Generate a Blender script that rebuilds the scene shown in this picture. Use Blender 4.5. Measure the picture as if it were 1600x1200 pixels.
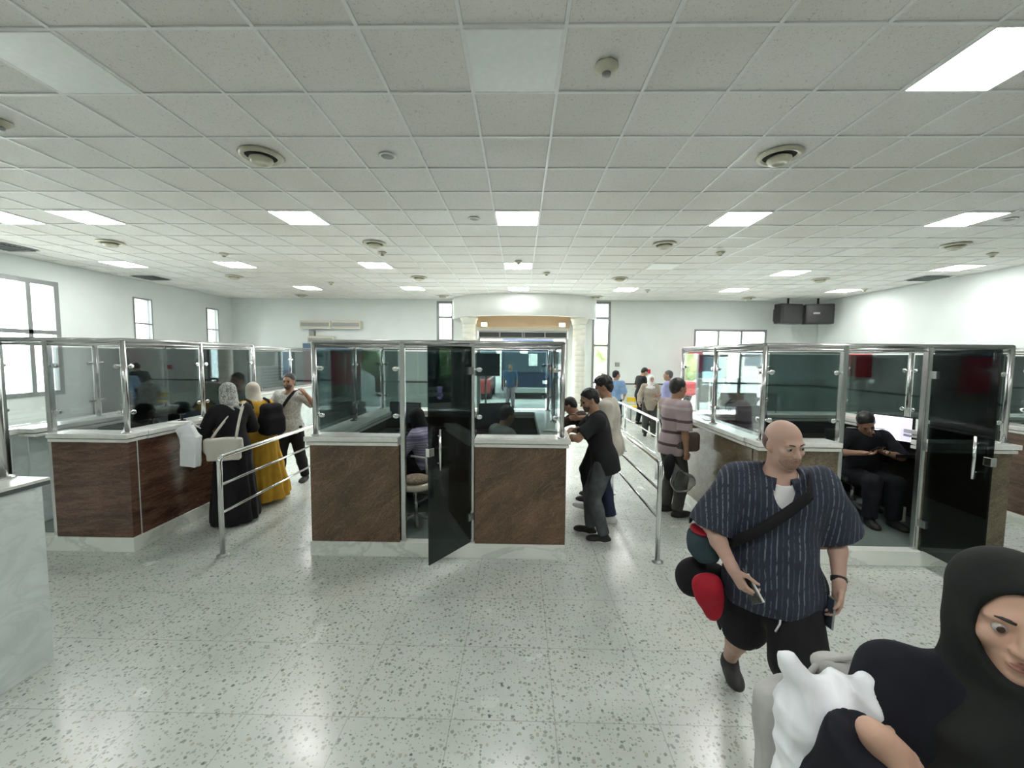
import bpy, math, random
import numpy as np
from mathutils import Vector, Matrix

# ------------------------------------------------------------------ scene, camera, light
for o in list(bpy.data.objects): bpy.data.objects.remove(o)
SC = bpy.context.scene
COL = SC.collection
SC.view_settings.view_transform = 'Standard'
SC.view_settings.look = 'None'
SC.view_settings.gamma = 1.0
SC.view_settings.use_curve_mapping = False
SC.view_settings.exposure = 1.55
SC.cycles.transparent_max_bounces = 40
SC.cycles.max_bounces = 10

CAM_Z, FPX = 2.0, 644.7
_p, _w, _r = .069155, .018887, -.0084585
_ex = Vector((math.cos(_w), math.sin(_w), 0))
_eu = Vector((-math.sin(_w)*math.sin(_p), math.cos(_w)*math.sin(_p), math.cos(_p)))
_d = Vector((-math.sin(_w)*math.cos(_p), math.cos(_w)*math.cos(_p), -math.sin(_p)))
_R = _ex*math.cos(_r) - _eu*math.sin(_r)
_U = _ex*math.sin(_r) + _eu*math.cos(_r)
cd = bpy.data.cameras.new('camera'); cd.sensor_width = 36; cd.lens = FPX/1600*36
cd.clip_start = .05; cd.clip_end = 300
cam = bpy.data.objects.new('camera', cd); COL.objects.link(cam)
cam.matrix_world = Matrix(((_R.x, _U.x, -_d.x, 0), (_R.y, _U.y, -_d.y, 0), (_R.z, _U.z, -_d.z, CAM_Z), (0, 0, 0, 1)))
SC.camera = cam

wd = bpy.data.worlds.new('daylight'); SC.world = wd; wd.use_nodes = True
bg = wd.node_tree.nodes['Background']
bg.inputs[0].default_value = (.93, 1.0, 1.0, 1); bg.inputs[1].default_value = 5.5
LIGHT_POWER = 13.0          # emission of a lit ceiling panel
sd = bpy.data.lights.new('sun', 'SUN'); sd.energy = 6.0; sd.angle = .05; sd.color = (1, .96, .88)
sun = bpy.data.objects.new('sun', sd); COL.objects.link(sun); sun.rotation_euler = (math.radians(38), 0, math.radians(25))

X0G, Y0G, T = -.355, 2.4845, .6      # ceiling grid origin and tile
CEIL = 3.8717
WL, WR, WB, WF = -9.9, 9.95, 14.1, -5.0
PI = math.pi
V = Vector
rnd = random.Random(7)

# ------------------------------------------------------------------ helpers
def tag(o, label=None, cat=None, group=None, kind=None):
    if label: o['label'] = label
    if cat: o['category'] = cat
    if group: o['group'] = group
    if kind: o['kind'] = kind
    return o
def empty(name, loc=(0, 0, 0), rz=0, **k):
    o = bpy.data.objects.new(name, None); COL.objects.link(o)
    o.location = loc; o.rotation_euler = (0, 0, rz); o.empty_display_size = .1
    return tag(o, **k)
def copy_tree(o, parent=None):
    c = o.copy(); COL.objects.link(c)
    if parent: c.parent = parent
    for ch in list(o.children): copy_tree(ch, c)
    return c

class MB:
    def __init__(s): s.v = []; s.f = []; s.sm = []
    def add(s, vs, fs, sm=False):
        n = len(s.v); s.v += [tuple(v) for v in vs]; s.f += [tuple(i+n for i in f) for f in fs]; s.sm += [sm]*len(fs)
        return s
    def box(s, a, b, M=None):
        x0, y0, z0 = [min(a[i], b[i]) for i in range(3)]; x1, y1, z1 = [max(a[i], b[i]) for i in range(3)]
        vs = [V(p) for p in ((x0, y0, z0), (x1, y0, z0), (x1, y1, z0), (x0, y1, z0), (x0, y0, z1), (x1, y0, z1), (x1, y1, z1), (x0, y1, z1))]
        if M is not None: vs = [M @ v for v in vs]
        return s.add(vs, [(0, 3, 2, 1), (4, 5, 6, 7), (0, 1, 5, 4), (1, 2, 6, 5), (2, 3, 7, 6), (3, 0, 4, 7)])
    def tube(s, pts, r, n=10, cap=True, rs=None):
        pts = [V(p) for p in pts]; rings = []
        prev = None
        for i, p in enumerate(pts):
            if i == 0: t = pts[1]-p
            elif i == len(pts)-1: t = p-pts[i-1]
            else: t = (p-pts[i-1]).normalized()+(pts[i+1]-p).normalized()
            t.normalize()
            if prev is None: u = t.orthogonal().normalized()
            else: u = (prev - t*prev.dot(t)).normalized()
            prev = u; w = t.cross(u)
            rr = rs[i] if rs else r
            rings.append([p+(u*math.cos(2*PI*k/n)+w*math.sin(2*PI*k/n))*rr for k in range(n)])
        vs = [v for g in rings for v in g]; fs = []
        for i in range(len(pts)-1):
            for k in range(n): fs.append((i*n+k, i*n+(k+1) % n, (i+1)*n+(k+1) % n, (i+1)*n+k))
        s.add(vs, fs, True)
        if cap:
            m = len(s.v)-len(vs)
            s.f.append(tuple(m+k for k in reversed(range(n)))); s.sm.append(False)
            q = m+(len(pts)-1)*n; s.f.append(tuple(q+k for k in range(n))); s.sm.append(False)
        return s
    def lathe(s, prof, c=(0, 0, 0), n=24, M=None):
        c = V(c); vs = []; fs = []
        for (r, z) in prof:
            for k in range(n):
                v = V((r*math.cos(2*PI*k/n), r*math.sin(2*PI*k/n), z))
                if M is not None: v = M @ v
                vs.append(v+c)
        for i in range(len(prof)-1):
            for k in range(n): fs.append((i*n+k, i*n+(k+1) % n, (i+1)*n+(k+1) % n, (i+1)*n+k))
        fs.append(tuple(reversed(range(n)))); fs.append(tuple((len(prof)-1)*n+k for k in range(n)))
        return s.add(vs, fs, True)
    def ell(s, c, r, n=14, M=None):
        c = V(c); vs = []; fs = []
        m = n//2
        for i in range(m+1):
            a = PI*i/m
            for k in range(n):
                v = V((r[0]*math.sin(a)*math.cos(2*PI*k/n), r[1]*math.sin(a)*math.sin(2*PI*k/n), r[2]*math.cos(a)))
                if M is not None: v = M @ v
                vs.append(v+c)
        for i in range(m):
            for k in range(n): fs.append((i*n+k, (i+1)*n+k, (i+1)*n+(k+1) % n, i*n+(k+1) % n))
        return s.add(vs, fs, True)
    def build(s, name, mat, parent=None, bevel=0, **k):
        me = bpy.data.meshes.new(name); me.from_pydata([tuple(v) for v in s.v], [], s.f); me.update()
        me.polygons.foreach_set('use_smooth', s.sm)
        me.materials.append(mat)
        o = bpy.data.objects.new(name, me); COL.objects.link(o)
        if parent: o.parent = parent
        if bevel:
            b = o.modifiers.new('bevel', 'BEVEL'); b.width = bevel; b.segments = 2; b.limit_method = 'ANGLE'
        return tag(o, **k)

# ------------------------------------------------------------------ materials
class Mat:
    def __init__(s, name):
        s.m = bpy.data.materials.new(name); s.m.use_nodes = True; s.nt = s.m.node_tree
        s.b = s.nt.nodes['Principled BSDF']; s.out = s.nt.nodes['Material Output']
    def n(s, t, **k):
        x = s.nt.nodes.new(t)
        for a, v in k.items(): setattr(x, a, v)
        return x
    def l(s, a, b): s.nt.links.new(a, b)
    def set(s, **k):
        for a, v in k.items(): s.b.inputs[a.replace('_', ' ')].default_value = v
        return s
    def coords(s, scale=(1, 1, 1), rot=(0, 0, 0), loc=(0, 0, 0), kind='Object'):
        tc = s.n('ShaderNodeTexCoord'); mp = s.n('ShaderNodeMapping')
        mp.inputs['Scale'].default_value = scale; mp.inputs['Rotation'].default_value = rot; mp.inputs['Location'].default_value = loc
        s.l(tc.outputs[kind], mp.inputs['Vector']); return mp.outputs[0]
    def ramp(s, fac, stops, interp='LINEAR'):
        r = s.n('ShaderNodeValToRGB'); r.color_ramp.interpolation = interp
        e = r.color_ramp.elements
        while len(e) < len(stops): e.new(.5)
        for i, (p, c) in enumerate(stops): e[i].position = p; e[i].color = (*c, 1)
        s.l(fac, r.inputs[0]); return r.outputs[0]
    def noise(s, vec, scale, detail=3, rough=.5, dist=0):
        x = s.n('ShaderNodeTexNoise'); x.inputs['Scale'].default_value = scale; x.inputs['Detail'].default_value = detail
        x.inputs['Roughness'].default_value = rough; x.inputs['Distortion'].default_value = dist
        s.l(vec, x.inputs['Vector']); return x.outputs[0]
    def mix(s, fac, a, b, mode='MIX'):
        x = s.n('ShaderNodeMix', data_type='RGBA', blend_type=mode)
        for i, v in ((0, fac), (6, a), (7, b)):
            if hasattr(v, 'links'): s.l(v, x.inputs[i])
            elif i == 0: x.inputs[0].default_value = v
            else: x.inputs[i].default_value = (*v, 1)
        return x.outputs[2]
    def math(s, op, a, b=0.0):
        x = s.n('ShaderNodeMath', operation=op)
        for i, v in enumerate((a, b)):
            if hasattr(v, 'links'): s.l(v, x.inputs[i])
            else: x.inputs[i].default_value = v
        return x.outputs[0]
    def bump(s, h, dist=.002, strength=.5):
        x = s.n('ShaderNodeBump'); x.inputs['Distance'].default_value = dist; x.inputs['Strength'].default_value = strength
        s.l(h, x.inputs['Height']); s.l(x.outputs[0], s.b.inputs['Normal'])
    def col(s, c): s.l(c, s.b.inputs['Base Color'])

def plain(name, c, rough=.5, metal=0, noise=0, nscale=20, spec=None, bump=0):
    m = Mat(name); m.set(Roughness=rough, Metallic=metal)
    if spec is not None: m.b.inputs['Specular IOR Level'].default_value = spec
    m.b.inputs['Base Color'].default_value = (*c, 1)
    f = m.noise(m.coords(), nscale, 4)
    k = max(noise, .04)
    m.col(m.ramp(f, [(.25, tuple(x*(1-k) for x in c)), (.75, tuple(min(1, x*(1+k)) for x in c))]))
    if bump: m.bump(f, bump)
    return m.m

def seam_mask(m, vec, period, w, off=(0, 0)):
    """1 on the joints of a square grid"""
    sp = m.n('ShaderNodeSeparateXYZ'); m.l(vec, sp.inputs[0]); res = None
    for ax, o in ((0, off[0]), (1, off[1])):
        a = m.math('SUBTRACT', sp.outputs[ax], o); a = m.math('DIVIDE', a, period)
        a = m.math('FRACT', m.math('ADD', a, 1000.5)); a = m.math('ABSOLUTE', m.math('SUBTRACT', a, .5))
        a = m.math('LESS_THAN', a, w/period/2)
        res = a if res is None else m.math('MAXIMUM', res, a)
    return res

def m_floor():
    m = Mat('terrazzo'); v = m.coords()
    base = m.ramp(m.noise(v, 1.1, 5, .6), [(.3, (.54, .585, .55)), (.5, (.63, .67, .63)), (.7, (.69, .705, .65))])
    wv = m.n('ShaderNodeVectorMath', operation='ADD')
    nz = m.n('ShaderNodeTexNoise'); nz.inputs['Scale'].default_value = 40; m.l(v, nz.inputs['Vector'])
    sc = m.n('ShaderNodeVectorMath', operation='SCALE'); sc.inputs[3].default_value = .02; m.l(nz.outputs['Color'], sc.inputs[0])
    m.l(v, wv.inputs[0]); m.l(sc.outputs[0], wv.inputs[1])
    for scale, th, w, dark in ((30, .27, .85, .55), (55, .26, .8, .6), (18, .12, .9, .5)):
        vo = m.n('ShaderNodeTexVoronoi'); vo.inputs['Scale'].default_value = scale; m.l(wv.outputs[0], vo.inputs['Vector'])
        chip = m.ramp(vo.outputs['Distance'], [(0, (1, 1, 1)), (th, (1, 1, 1)), (th+.08, (0, 0, 0))])
        cc = m.n('ShaderNodeSeparateColor'); m.l(vo.outputs['Color'], cc.inputs[0])
        sel = m.math('GREATER_THAN', cc.outputs[0], .45)
        tint = m.ramp(cc.outputs[1], [(0, (.19, .22, .19)), (.35, (.32, .36, .30)), (.6, (.39, .40, .34)), (.9, (.47, .44, .33)), (1, (.07, .08, .08))])
        base = m.mix(m.math('MULTIPLY', m.math('MULTIPLY', chip, sel), w), base, tint)
    stain = m.ramp(m.noise(v, .55, 3, .6, .6), [(.35, (.86, .87, .84)), (.65, (1, 1, 1))])
    base = m.mix(1.0, base, stain, 'MULTIPLY')
    base = m.mix(m.math('MULTIPLY', seam_mask(m, v, .57, .005, (-.36, 2.13)), .6), base, (.28, .29, .27))
    m.col(base); m.set(Roughness=.22); m.b.inputs['Specular IOR Level'].default_value = .55
    m.l(m.ramp(m.noise(v, 3, 4), [(.3, (.20,)*3), (.7, (.28,)*3)]), m.b.inputs['Roughness'])
    return m.m
def m_ceiling():
    m = Mat('mineral_tile'); v = m.coords()
    n1 = m.noise(v, 130, 4, .7)
    n2 = m.ramp(m.noise(v, 62, 3, .85, 1.2), [(.33, (.40, .41, .40)), (.42, (.83, .815, .80))])
    base = m.mix(.85, (.83, .815, .80), n2)
    sp = m.n('ShaderNodeVectorMath', operation='SNAP'); sp.inputs[1].default_value = (T, T, 10)
    mp = m.n('ShaderNodeVectorMath', operation='SUBTRACT'); mp.inputs[1].default_value = (X0G, Y0G, 0)
    m.l(v, mp.inputs[0]); m.l(mp.outputs[0], sp.inputs[0])
    wn = m.n('ShaderNodeTexWhiteNoise'); m.l(sp.outputs[0], wn.inputs[0])
    var = m.ramp(wn.outputs[0], [(0, (.93, .93, .92)), (1, (1, 1, 1))])
    base = m.mix(1.0, base, var, 'MULTIPLY')
    st = m.ramp(m.noise(v, .35, 3, .6), [(.35, (.90, .89, .85)), (.6, (1, 1, 1))])
    base = m.mix(1.0, base, st, 'MULTIPLY')
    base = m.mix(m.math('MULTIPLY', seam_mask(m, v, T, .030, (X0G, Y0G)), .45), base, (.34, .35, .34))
    m.col(base); m.set(Roughness=.85); m.bump(n1, .003, .5)
    return m.m
def m_marble(name, base=(.78, .82, .76), vein=(.42, .46, .43), scale=1.3, amt=1.0, rough=.18):
    m = Mat(name); v = m.coords((1, 1, 1.6), (0.2, .5, .3))
    a = m.noise(v, scale, 6, .6, 1.5)
    ln = m.ramp(a, [(.44, (0, 0, 0)), (.495, (1, 1, 1)), (.55, (0, 0, 0))])
    cloud = m.ramp(m.noise(v, scale*1.7, 5), [(.3, tuple(x*.86 for x in base)), (.7, base)])
    m.col(m.mix(m.math('MULTIPLY', ln, .45*amt), cloud, vein)); m.set(Roughness=rough)
    return m.m
def m_granite(name, c1, c2, c3, rot, stretch=(1, 1, 5), scale=2.2, rough=.16):
    m = Mat(name)
    mp = m.n('ShaderNodeMapping'); mp.inputs['Scale'].default_value = stretch; m.l(m.coords((1, 1, 1), rot), mp.inputs['Vector']); v = mp.outputs[0]
    a = m.noise(v, scale, 9, .72, .35)
    base = m.ramp(a, [(.30, c1), (.5, c2), (.72, c3)])
    f = m.ramp(m.noise(m.coords(), 110, 3, .8), [(.32, (.50, .50, .50)), (.5, (1, 1, 1)), (.72, (1.3, 1.25, 1.2))])
    mp2 = m.n('ShaderNodeMapping'); mp2.inputs['Scale'].default_value = (1, 1, 6); m.l(v, mp2.inputs['Vector'])
    vn = m.ramp(m.noise(v, scale*1.3, 5, .6, .8), [(.475, (0, 0, 0)), (.5, (1, 1, 1)), (.525, (0, 0, 0))])
    sw = m.ramp(m.noise(v, scale*.4, 3, .5, .4), [(.35, (.8, .82, .8)), (.65, (1.15, 1.1, 1.05))])
    base = m.mix(1, m.mix(1, base, f, 'MULTIPLY'), sw, 'MULTIPLY')
    base = m.mix(m.math('MULTIPLY', vn, .28), base, tuple(min(1, x*1.7) for x in c3))
    m.col(base); m.set(Roughness=rough)
    return m.m
def m_glass(name, tint, gloss=.10, rough=.0):
    m = Mat(name); m.nt.nodes.remove(m.b)
    tr = m.n('ShaderNodeBsdfTransparent'); tr.inputs[0].default_value = (*[x**.5 for x in tint], 1)
    gl = m.n('ShaderNodeBsdfGlossy'); gl.inputs['Roughness'].default_value = rough
    fr = m.n('ShaderNodeFresnel'); fr.inputs[0].default_value = 1.45
    nz = m.noise(m.coords(), 2.0, 2)
    f = m.math('MULTIPLY', fr.outputs[0], m.math('ADD', m.math('MULTIPLY', nz, .1), .6+gloss))
    mx = m.n('ShaderNodeMixShader'); m.l(f, mx.inputs[0]); m.l(tr.outputs[0], mx.inputs[1]); m.l(gl.outputs[0], mx.inputs[2])
    m.l(mx.outputs[0], m.out.inputs[0]); return m.m
def m_emit(name, c, s):
    m = Mat(name); m.set(Roughness=.5); m.b.inputs['Base Color'].default_value = (*c, 1)
    m.b.inputs['Emission Color'].default_value = (*c, 1); m.b.inputs['Emission Strength'].default_value = s
    return m.m
def m_steel(name='brushed_steel', c=(.66, .67, .66), rough=.24):
    m = Mat(name); m.set(Metallic=1, Roughness=rough)
    a = m.noise(m.coords((40, 40, 3)), 6, 3)
    m.col(m.ramp(a, [(.3, tuple(x*.85 for x in c)), (.7, c)])); return m.m
def m_stripe(name, base, cols, freq, axis=0, warp=.01, rough=.8, width=.35, fine=0):
    m = Mat(name); v = m.coords()
    sp = m.n('ShaderNodeSeparateXYZ'); m.l(v, sp.inputs[0])
    w = m.math('MULTIPLY', m.math('SUBTRACT', m.noise(v, 6, 2), .5), warp*2)
    a = m.math('MULTIPLY', m.math('ADD', sp.outputs[axis], w), freq)
    fr = m.math('FRACT', m.math('ADD', a, 100)); mask = m.math('LESS_THAN', fr, width)
    wn = m.n('ShaderNodeTexWhiteNoise', noise_dimensions='1D'); m.l(m.math('FLOOR', m.math('ADD', a, 100)), wn.inputs['W'])
    c = m.ramp(wn.outputs[0], [((i+.0)/len(cols), c) for i, c in enumerate(cols)], 'CONSTANT')
    br = m.math('GREATER_THAN', m.noise(m.coords((60, 60, 5)), 3, 2), .46 if fine else 0)
    m.col(m.mix(m.math('MULTIPLY', mask, br), base, c)); m.set(Roughness=rough)
    m.bump(m.noise(v, 14, 3), .006, .4)
    return m.m
def m_cloth(name, c, rough=.85, var=.12, pat=None, pscale=30):
    m = Mat(name); v = m.coords()
    base = m.ramp(m.noise(v, 9, 4), [(.3, tuple(x*(1-var) for x in c)), (.7, tuple(min(1, x*(1+var)) for x in c))])
    if pat:
        k = m.ramp(m.noise(v, pscale, 3, .6, 1.5), [(.47, (0, 0, 0)), (.53, (1, 1, 1))])
        base = m.mix(k, base, pat)
    m.col(base); m.set(Roughness=rough); m.b.inputs['Specular IOR Level'].default_value = .25
    m.bump(m.noise(v, 12, 4), .008, .35); return m.m
def m_skin(name, c):
    m = Mat(name); v = m.coords()
    base = m.ramp(m.noise(v, 10, 4), [(.3, tuple(x*.88 for x in c)), (.7, c)])
    m.col(base); m.set(Roughness=.5); m.b.inputs['Subsurface Weight'].default_value = .06
    m.b.inputs['Subsurface Radius'].default_value = (.012, .005, .003)
    return m.m
M = dict(
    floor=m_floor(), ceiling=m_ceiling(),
    wall=plain('wall_paint', (.70, .745, .72), .55, noise=.02, nscale=1.5),
    wall_warm=plain('canopy_paint', (.78, .80, .76), .5, noise=.02, nscale=2),
    grid=plain('grid_enamel', (.80, .81, .79), .4),
    marble=m_marble('white_marble', (.86, .89, .82)), marble2=m_marble('pale_marble', (.80, .88, .86), (.52, .60, .58), 2.2, .7),
    dado=m_marble('dado_marble', (.62, .70, .66), (.45, .52, .5), 2, .6),
    slab=m_marble('slab_marble', (.86, .88, .82), (.5, .5, .45), 3, .5),
    granite=m_granite('brown_granite', (.085, .058, .038), (.135, .085, .054), (.19, .125, .08), (0, .7, 0), (1, 1, 3)),
    granite_r=m_granite('umber_granite', (.10, .082, .052), (.15, .122, .08), (.20, .165, .11), (0, .6, 0), (1, 1, 2.5)),
    granite_l=m_granite('red_granite', (.028, .016, .011), (.115, .06, .042), (.21, .125, .085), (0, .06, 0), (1, 1, 6), 2.6),
    steel=m_steel(), chrome=m_steel('chrome', (.8, .81, .8), .12), dsteel=m_steel('dull_aluminium', (.5, .51, .5), .4),
    pane=m_glass('tinted_glass', (.27, .335, .33), .25), pane_l=m_glass('light_tinted_glass', (.60, .68, .70), .1),
    pane_m=m_glass('mid_tinted_glass', (.42, .49, .49), .2), pane_c=m_glass('pale_glass', (.93, .96, .98), .0), door=m_glass('dark_glass', (.13, .165, .17), .2), window=m_glass('window_glass', (.93, .96, .95), .2),
    seat=plain('dark_laminate', (.018, .018, .017), .35), black=plain('black_plastic', (.012, .012, .012), .4),
    dark=plain('interior_board', (.03, .028, .025), .6, noise=.2), boothfloor=plain('booth_floor_tile', (.16, .2, .18), .3, noise=.1),
    white=plain('white_plastic', (.8, .8, .77), .4), cream=plain('cream_plastic', (.56, .54, .42), .3),
    tan=plain('tan_soffit', (.55, .42, .28), .5, noise=.06, nscale=3), grey=plain('grey_metal', (.3, .31, .3), .4, .3),
    frame=plain('window_frame_grey', (.25, .265, .26), .4, .4), trim=plain('dark_trim', (.10, .12, .12), .4),
    red=plain('red_enamel', (.55, .02, .03), .35), pink=plain('pink_red_board', (.75, .06, .14), .4),
    panel_on=m_emit('lit_diffuser', (1.0, .99, .985), LIGHT_POWER), panel_off=plain('unlit_diffuser', (.82, .85, .83), .3),
    panel_dim=plain('faint_diffuser', (.92, .93, .91), .3),
    paper=plain('paper_white', (.82, .82, .79), .6), hole=plain('gap_shade_black', (.02, .02, .02), .7),
    bulb=m_emit('warm_bulb', (1, .8, .55), 6), screen=m_emit('screen_glow', (.45, .42, .9), .6),
    screen_w=m_emit('screen_white', (.85, .9, 1), .75),
    asphalt=plain('outdoor_paving', (.45, .44, .42), .8, noise=.1, nscale=4),
    leaf=plain('foliage', (.20, .28, .12), .7, noise=.5, nscale=6), navy=plain('navy_paint', (.02, .03, .06), .2),
    glassdark=plain('vehicle_glass', (.06, .08, .1), .05), rubber=plain('rubber', (.015, .015, .015), .8),
    yellow=plain('yellow_paint', (.75, .55, .05), .4), carred=plain('dark_red_paint', (.25, .03, .03), .3),
    colm=plain('cream_stone', (.62, .62, .54), .5, noise=.05, nscale=5), concrete=plain('outdoor_render', (.6, .58, .53), .8, noise=.08, nscale=2),
)

# ------------------------------------------------------------------ room shell
def struct(mb, name, mat, parent=None, **k):
    return mb.build(name, mat, parent, kind='structure', **k)
struct(MB().box((WL-.2, WF-.2, -.1), (WR+.2, WB+.25, 0)), 'floor', M['floor'])
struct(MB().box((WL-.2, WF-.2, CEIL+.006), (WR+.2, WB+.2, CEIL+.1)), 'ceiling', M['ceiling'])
g = MB()
i = math.ceil((WL-X0G)/T)
while X0G+i*T < WR:
    x = X0G+i*T; g.box((x-.011, WF, CEIL-.004), (x+.011, WB, CEIL+.008)); i += 1
j = math.ceil((WF-Y0G)/T)
while Y0G+j*T < WB:
    y = Y0G+j*T; g.box((WL, y-.011, CEIL-.003), (WR, y+.011, CEIL+.008)); j += 1
struct(g, 'trim_1', M['grid'])

def wall_with_holes(axis, pos, thick, lo, hi, holes, name):
    """axis 'x': wall at x=pos spanning y; axis 'y': wall at y=pos spanning x. holes = (a0,a1,z0,z1)"""
    mb = MB(); A = sorted({lo, hi, *[h[0] for h in holes], *[h[1] for h in holes]})
    Zs = sorted({0, CEIL, *[h[2] for h in holes], *[h[3] for h in holes]})
    for a0, a1 in zip(A, A[1:]):
        run = None
        for z0, z1 in zip(Zs, Zs[1:]):
            hole = any(h[0] <= a0+1e-6 and h[1] >= a1-1e-6 and h[2] <= z0+1e-6 and h[3] >= z1-1e-6 for h in holes)
            if hole: 
                continue
            if axis == 'x': mb.box((pos, a0, z0), (pos+thick, a1, z1))
            else: mb.box((a0, pos, z0), (a1, pos+thick, z1))
    return struct(mb, name, M['wall'])
LWIN = [(5.6, 8.75, 1.08, 3.47), (10.46, 11.0, 2.1, 3.41), (12.93, 13.44, 2.12, 3.42)]
wall_with_holes('x', WL, -.2, WF, WB+.2, LWIN, 'wall_left')
wall_with_holes('x', WR, .2, WF, WB+.2, [], 'wall_right')
BWIN = [(-2.85, -2.27, 1.08, 3.82), (2.43, 3.05, .02, 3.84), (5.86, 8.28, .05, 2.93), (-1.45, 1.62, 0, 2.83)]
wall_with_holes('y', WB, .2, WL-.2, WR+.2, BWIN, 'wall_back')
struct(MB().box((WL-.2, WF-.2, 0), (WR+.2, WF, CEIL)), 'wall_front', M['wall'])

def window(n, axis, pos, rect, vbars, hbars, fw=.05, mat=None, glass=True):
    """frame with bars and its panes, standing in the wall's opening"""
    a0, a1, z0, z1 = rect; d = .05
    mb = MB()
    def B(p0, p1, q0, q1):
        if axis == 'x': mb.box((pos-d, p0, q0), (pos+d, p1, q1))
        else: mb.box((p0, pos-d, q0), (p1, pos+d, q1))
    B(a0, a0+fw, z0, z1); B(a1-fw, a1, z0, z1); B(a0+fw, a1-fw, z0, z0+fw); B(a0+fw, a1-fw, z1-fw, z1)
    for v in vbars: B(v-fw*.45, v+fw*.45, z0+fw, z1-fw)
    for h in hbars: B(a0+fw, a1-fw, h-fw*.45, h+fw*.45)
    fr = struct(mb, 'window_%d' % n, mat or M['frame'])
    p = MB()
    if axis == 'x': p.box((pos-.004, a0+.01, z0+.01), (pos+.004, a1-.01, z1-.01))
    else: p.box((a0+.01, pos-.004, z0+.01), (a1-.01, pos+.004, z1-.01))
    p.build('pane', M['window'], fr)
    return fr
window(1, 'x', WL-.03, LWIN[0], [6.65, 7.55, 8.2], [2.4], .09)
window(2, 'x', WL-.03, LWIN[1], [], [2.75], .03)
window(3, 'x', WL-.03, LWIN[2], [], [2.75], .03)
window(4, 'y', WB+.06, BWIN[0], [], [3.28, 2.5], .085)
window(5, 'y', WB+.06, BWIN[1], [], [3.28, 2.36, 1.1], .085)
window(6, 'y', WB+.06, BWIN[2], [6.68, 7.45], [2.05, 1.12], .07)
# dado: pale marble to 1.05 m with a dark cap
dd = MB(); dc = MB()
for a, b in ((WL, -2.85), (3.05, 5.86), (8.28, WR)):
    dd.box((a, WB-.03, 0), (b, WB, 1.04)); dc.box((a, WB-.04, 1.04), (b, WB, 1.09))
struct(dd, 'baseboard_back', M['dado']); struct(dc, 'trim_2', M['trim'])
struct(MB().box((WL, WF, 0), (WL+.02, WB-.03, .12)), 'baseboard_left', M['dado'])
struct(MB().box((WR-.03, WF, 0), (WR, WB-.03, 1.04)), 'baseboard_right', M['dado'])
struct(MB().box((WR-.04, WF, 1.04), (WR, WB-.04, 1.09)), 'trim_4', M['trim'])

# entrance: bulging canopy on two columns, transom and open doorway
CX = .12
def arc(rx, ry, n=28): return [(CX+rx*math.cos(PI-PI*k/n), WB-ry*math.sin(PI*k/n)) for k in range(n+1)]
mb = MB(); o1 = arc(2.42, 1.5); o2 = arc(2.26, 1.34); n = len(o1)
vs = [(x, y, 3.22) for x, y in o1]+[(x, y, CEIL) for x, y in o1]+[(x, y, 3.22) for x, y in o2]+[(x, y, CEIL) for x, y in o2]
fs = []
for k in range(n-1):
    fs += [(k, k+1, n+k+1, n+k), (2*n+k+1, 2*n+k, 3*n+k, 3*n+k+1), (k+1, k, 2*n+k, 2*n+k+1)]
mb.add(vs, fs, True)
can = struct(mb, 'trim_5', M['wall_warm'])
mb = MB(); o3 = arc(2.25, 1.33)
mb.add([(x, y, 3.34) for x, y in o3]+[(CX, WB, 3.34)], [(k+1, k, n) for k in range(n-1)])
mb.add([(x, y, 3.36) for x, y in o3]+[(CX, WB, 3.36)], [(k, k+1, n) for k in range(n-1)])
mb.box((-1.45, WB-.30, 2.93), (1.62, WB-.001, 3.33))
struct(mb, 'trim_6', M['tan'])
tr = MB(); tr.box((-1.43, WB-.02, 2.56), (1.6, WB+.12, 2.62)); tr.box((-1.43, WB-.02, 2.78), (1.6, WB+.12, 2.83))
for x in (-1.43, -.72, .05, .12, .82, 1.56): tr.box((x, WB-.02, 2.62), (x+.04, WB+.12, 2.78))
tr.box((-1.45, WB-.02, 0), (-1.36, WB+.14, 2.56)); tr.box((1.53, WB-.02, 0), (1.62, WB+.14, 2.56))
dr = struct(tr, 'door_1', M['dsteel'])
lv = MB()
for k in range(5):
    lv.box((-1.40, WB+.03, 2.63+k*.03), (1.56, WB+.06, 2.645+k*.03))
lv.box((-1.40, WB+.065, 2.62), (1.56, WB+.08, 2.78)); lv.build('louvre', M['trim'], dr)
for s, x in (('left', -1.66), ('right', 1.9)):
    c = empty('column', (x, 13.42, 0), label='cream ribbed entrance column at the %s of the doorway' % s, cat='column')
    sh = MB(); prof = [(.235, 0), (.235, .12)]
    z = .14
    while z < 2.95: prof += [(.205, z), (.205, z+.155), (.202, z+.157), (.202, z+.165)]; z += .17
    sh.lathe(prof, n=28); sh.build('shaft', M['colm'], c)
    MB().lathe([(.205, 2.98), (.235, 3.0), (.235, 3.04), (.25, 3.08), (.25, 3.11), (.29, 3.16), (.29, 3.22)], n=28).build('capital', M['colm'], c)
for s, x in (('left', -1.2), ('right', 1.38)):
    w = empty('spotlight', (x, WB-.35, 3.02), label='small warm spotlight under the canopy by the %s column' % s, cat='light')
    MB().box((-.11, -.02, -.08), (.11, .05, .08)).build('housing', M['dsteel'], w, bevel=.006)
    MB().box((-.09, -.035, -.06), (.09, -.021, .05)).build('lens', M['bulb'], w)

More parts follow.
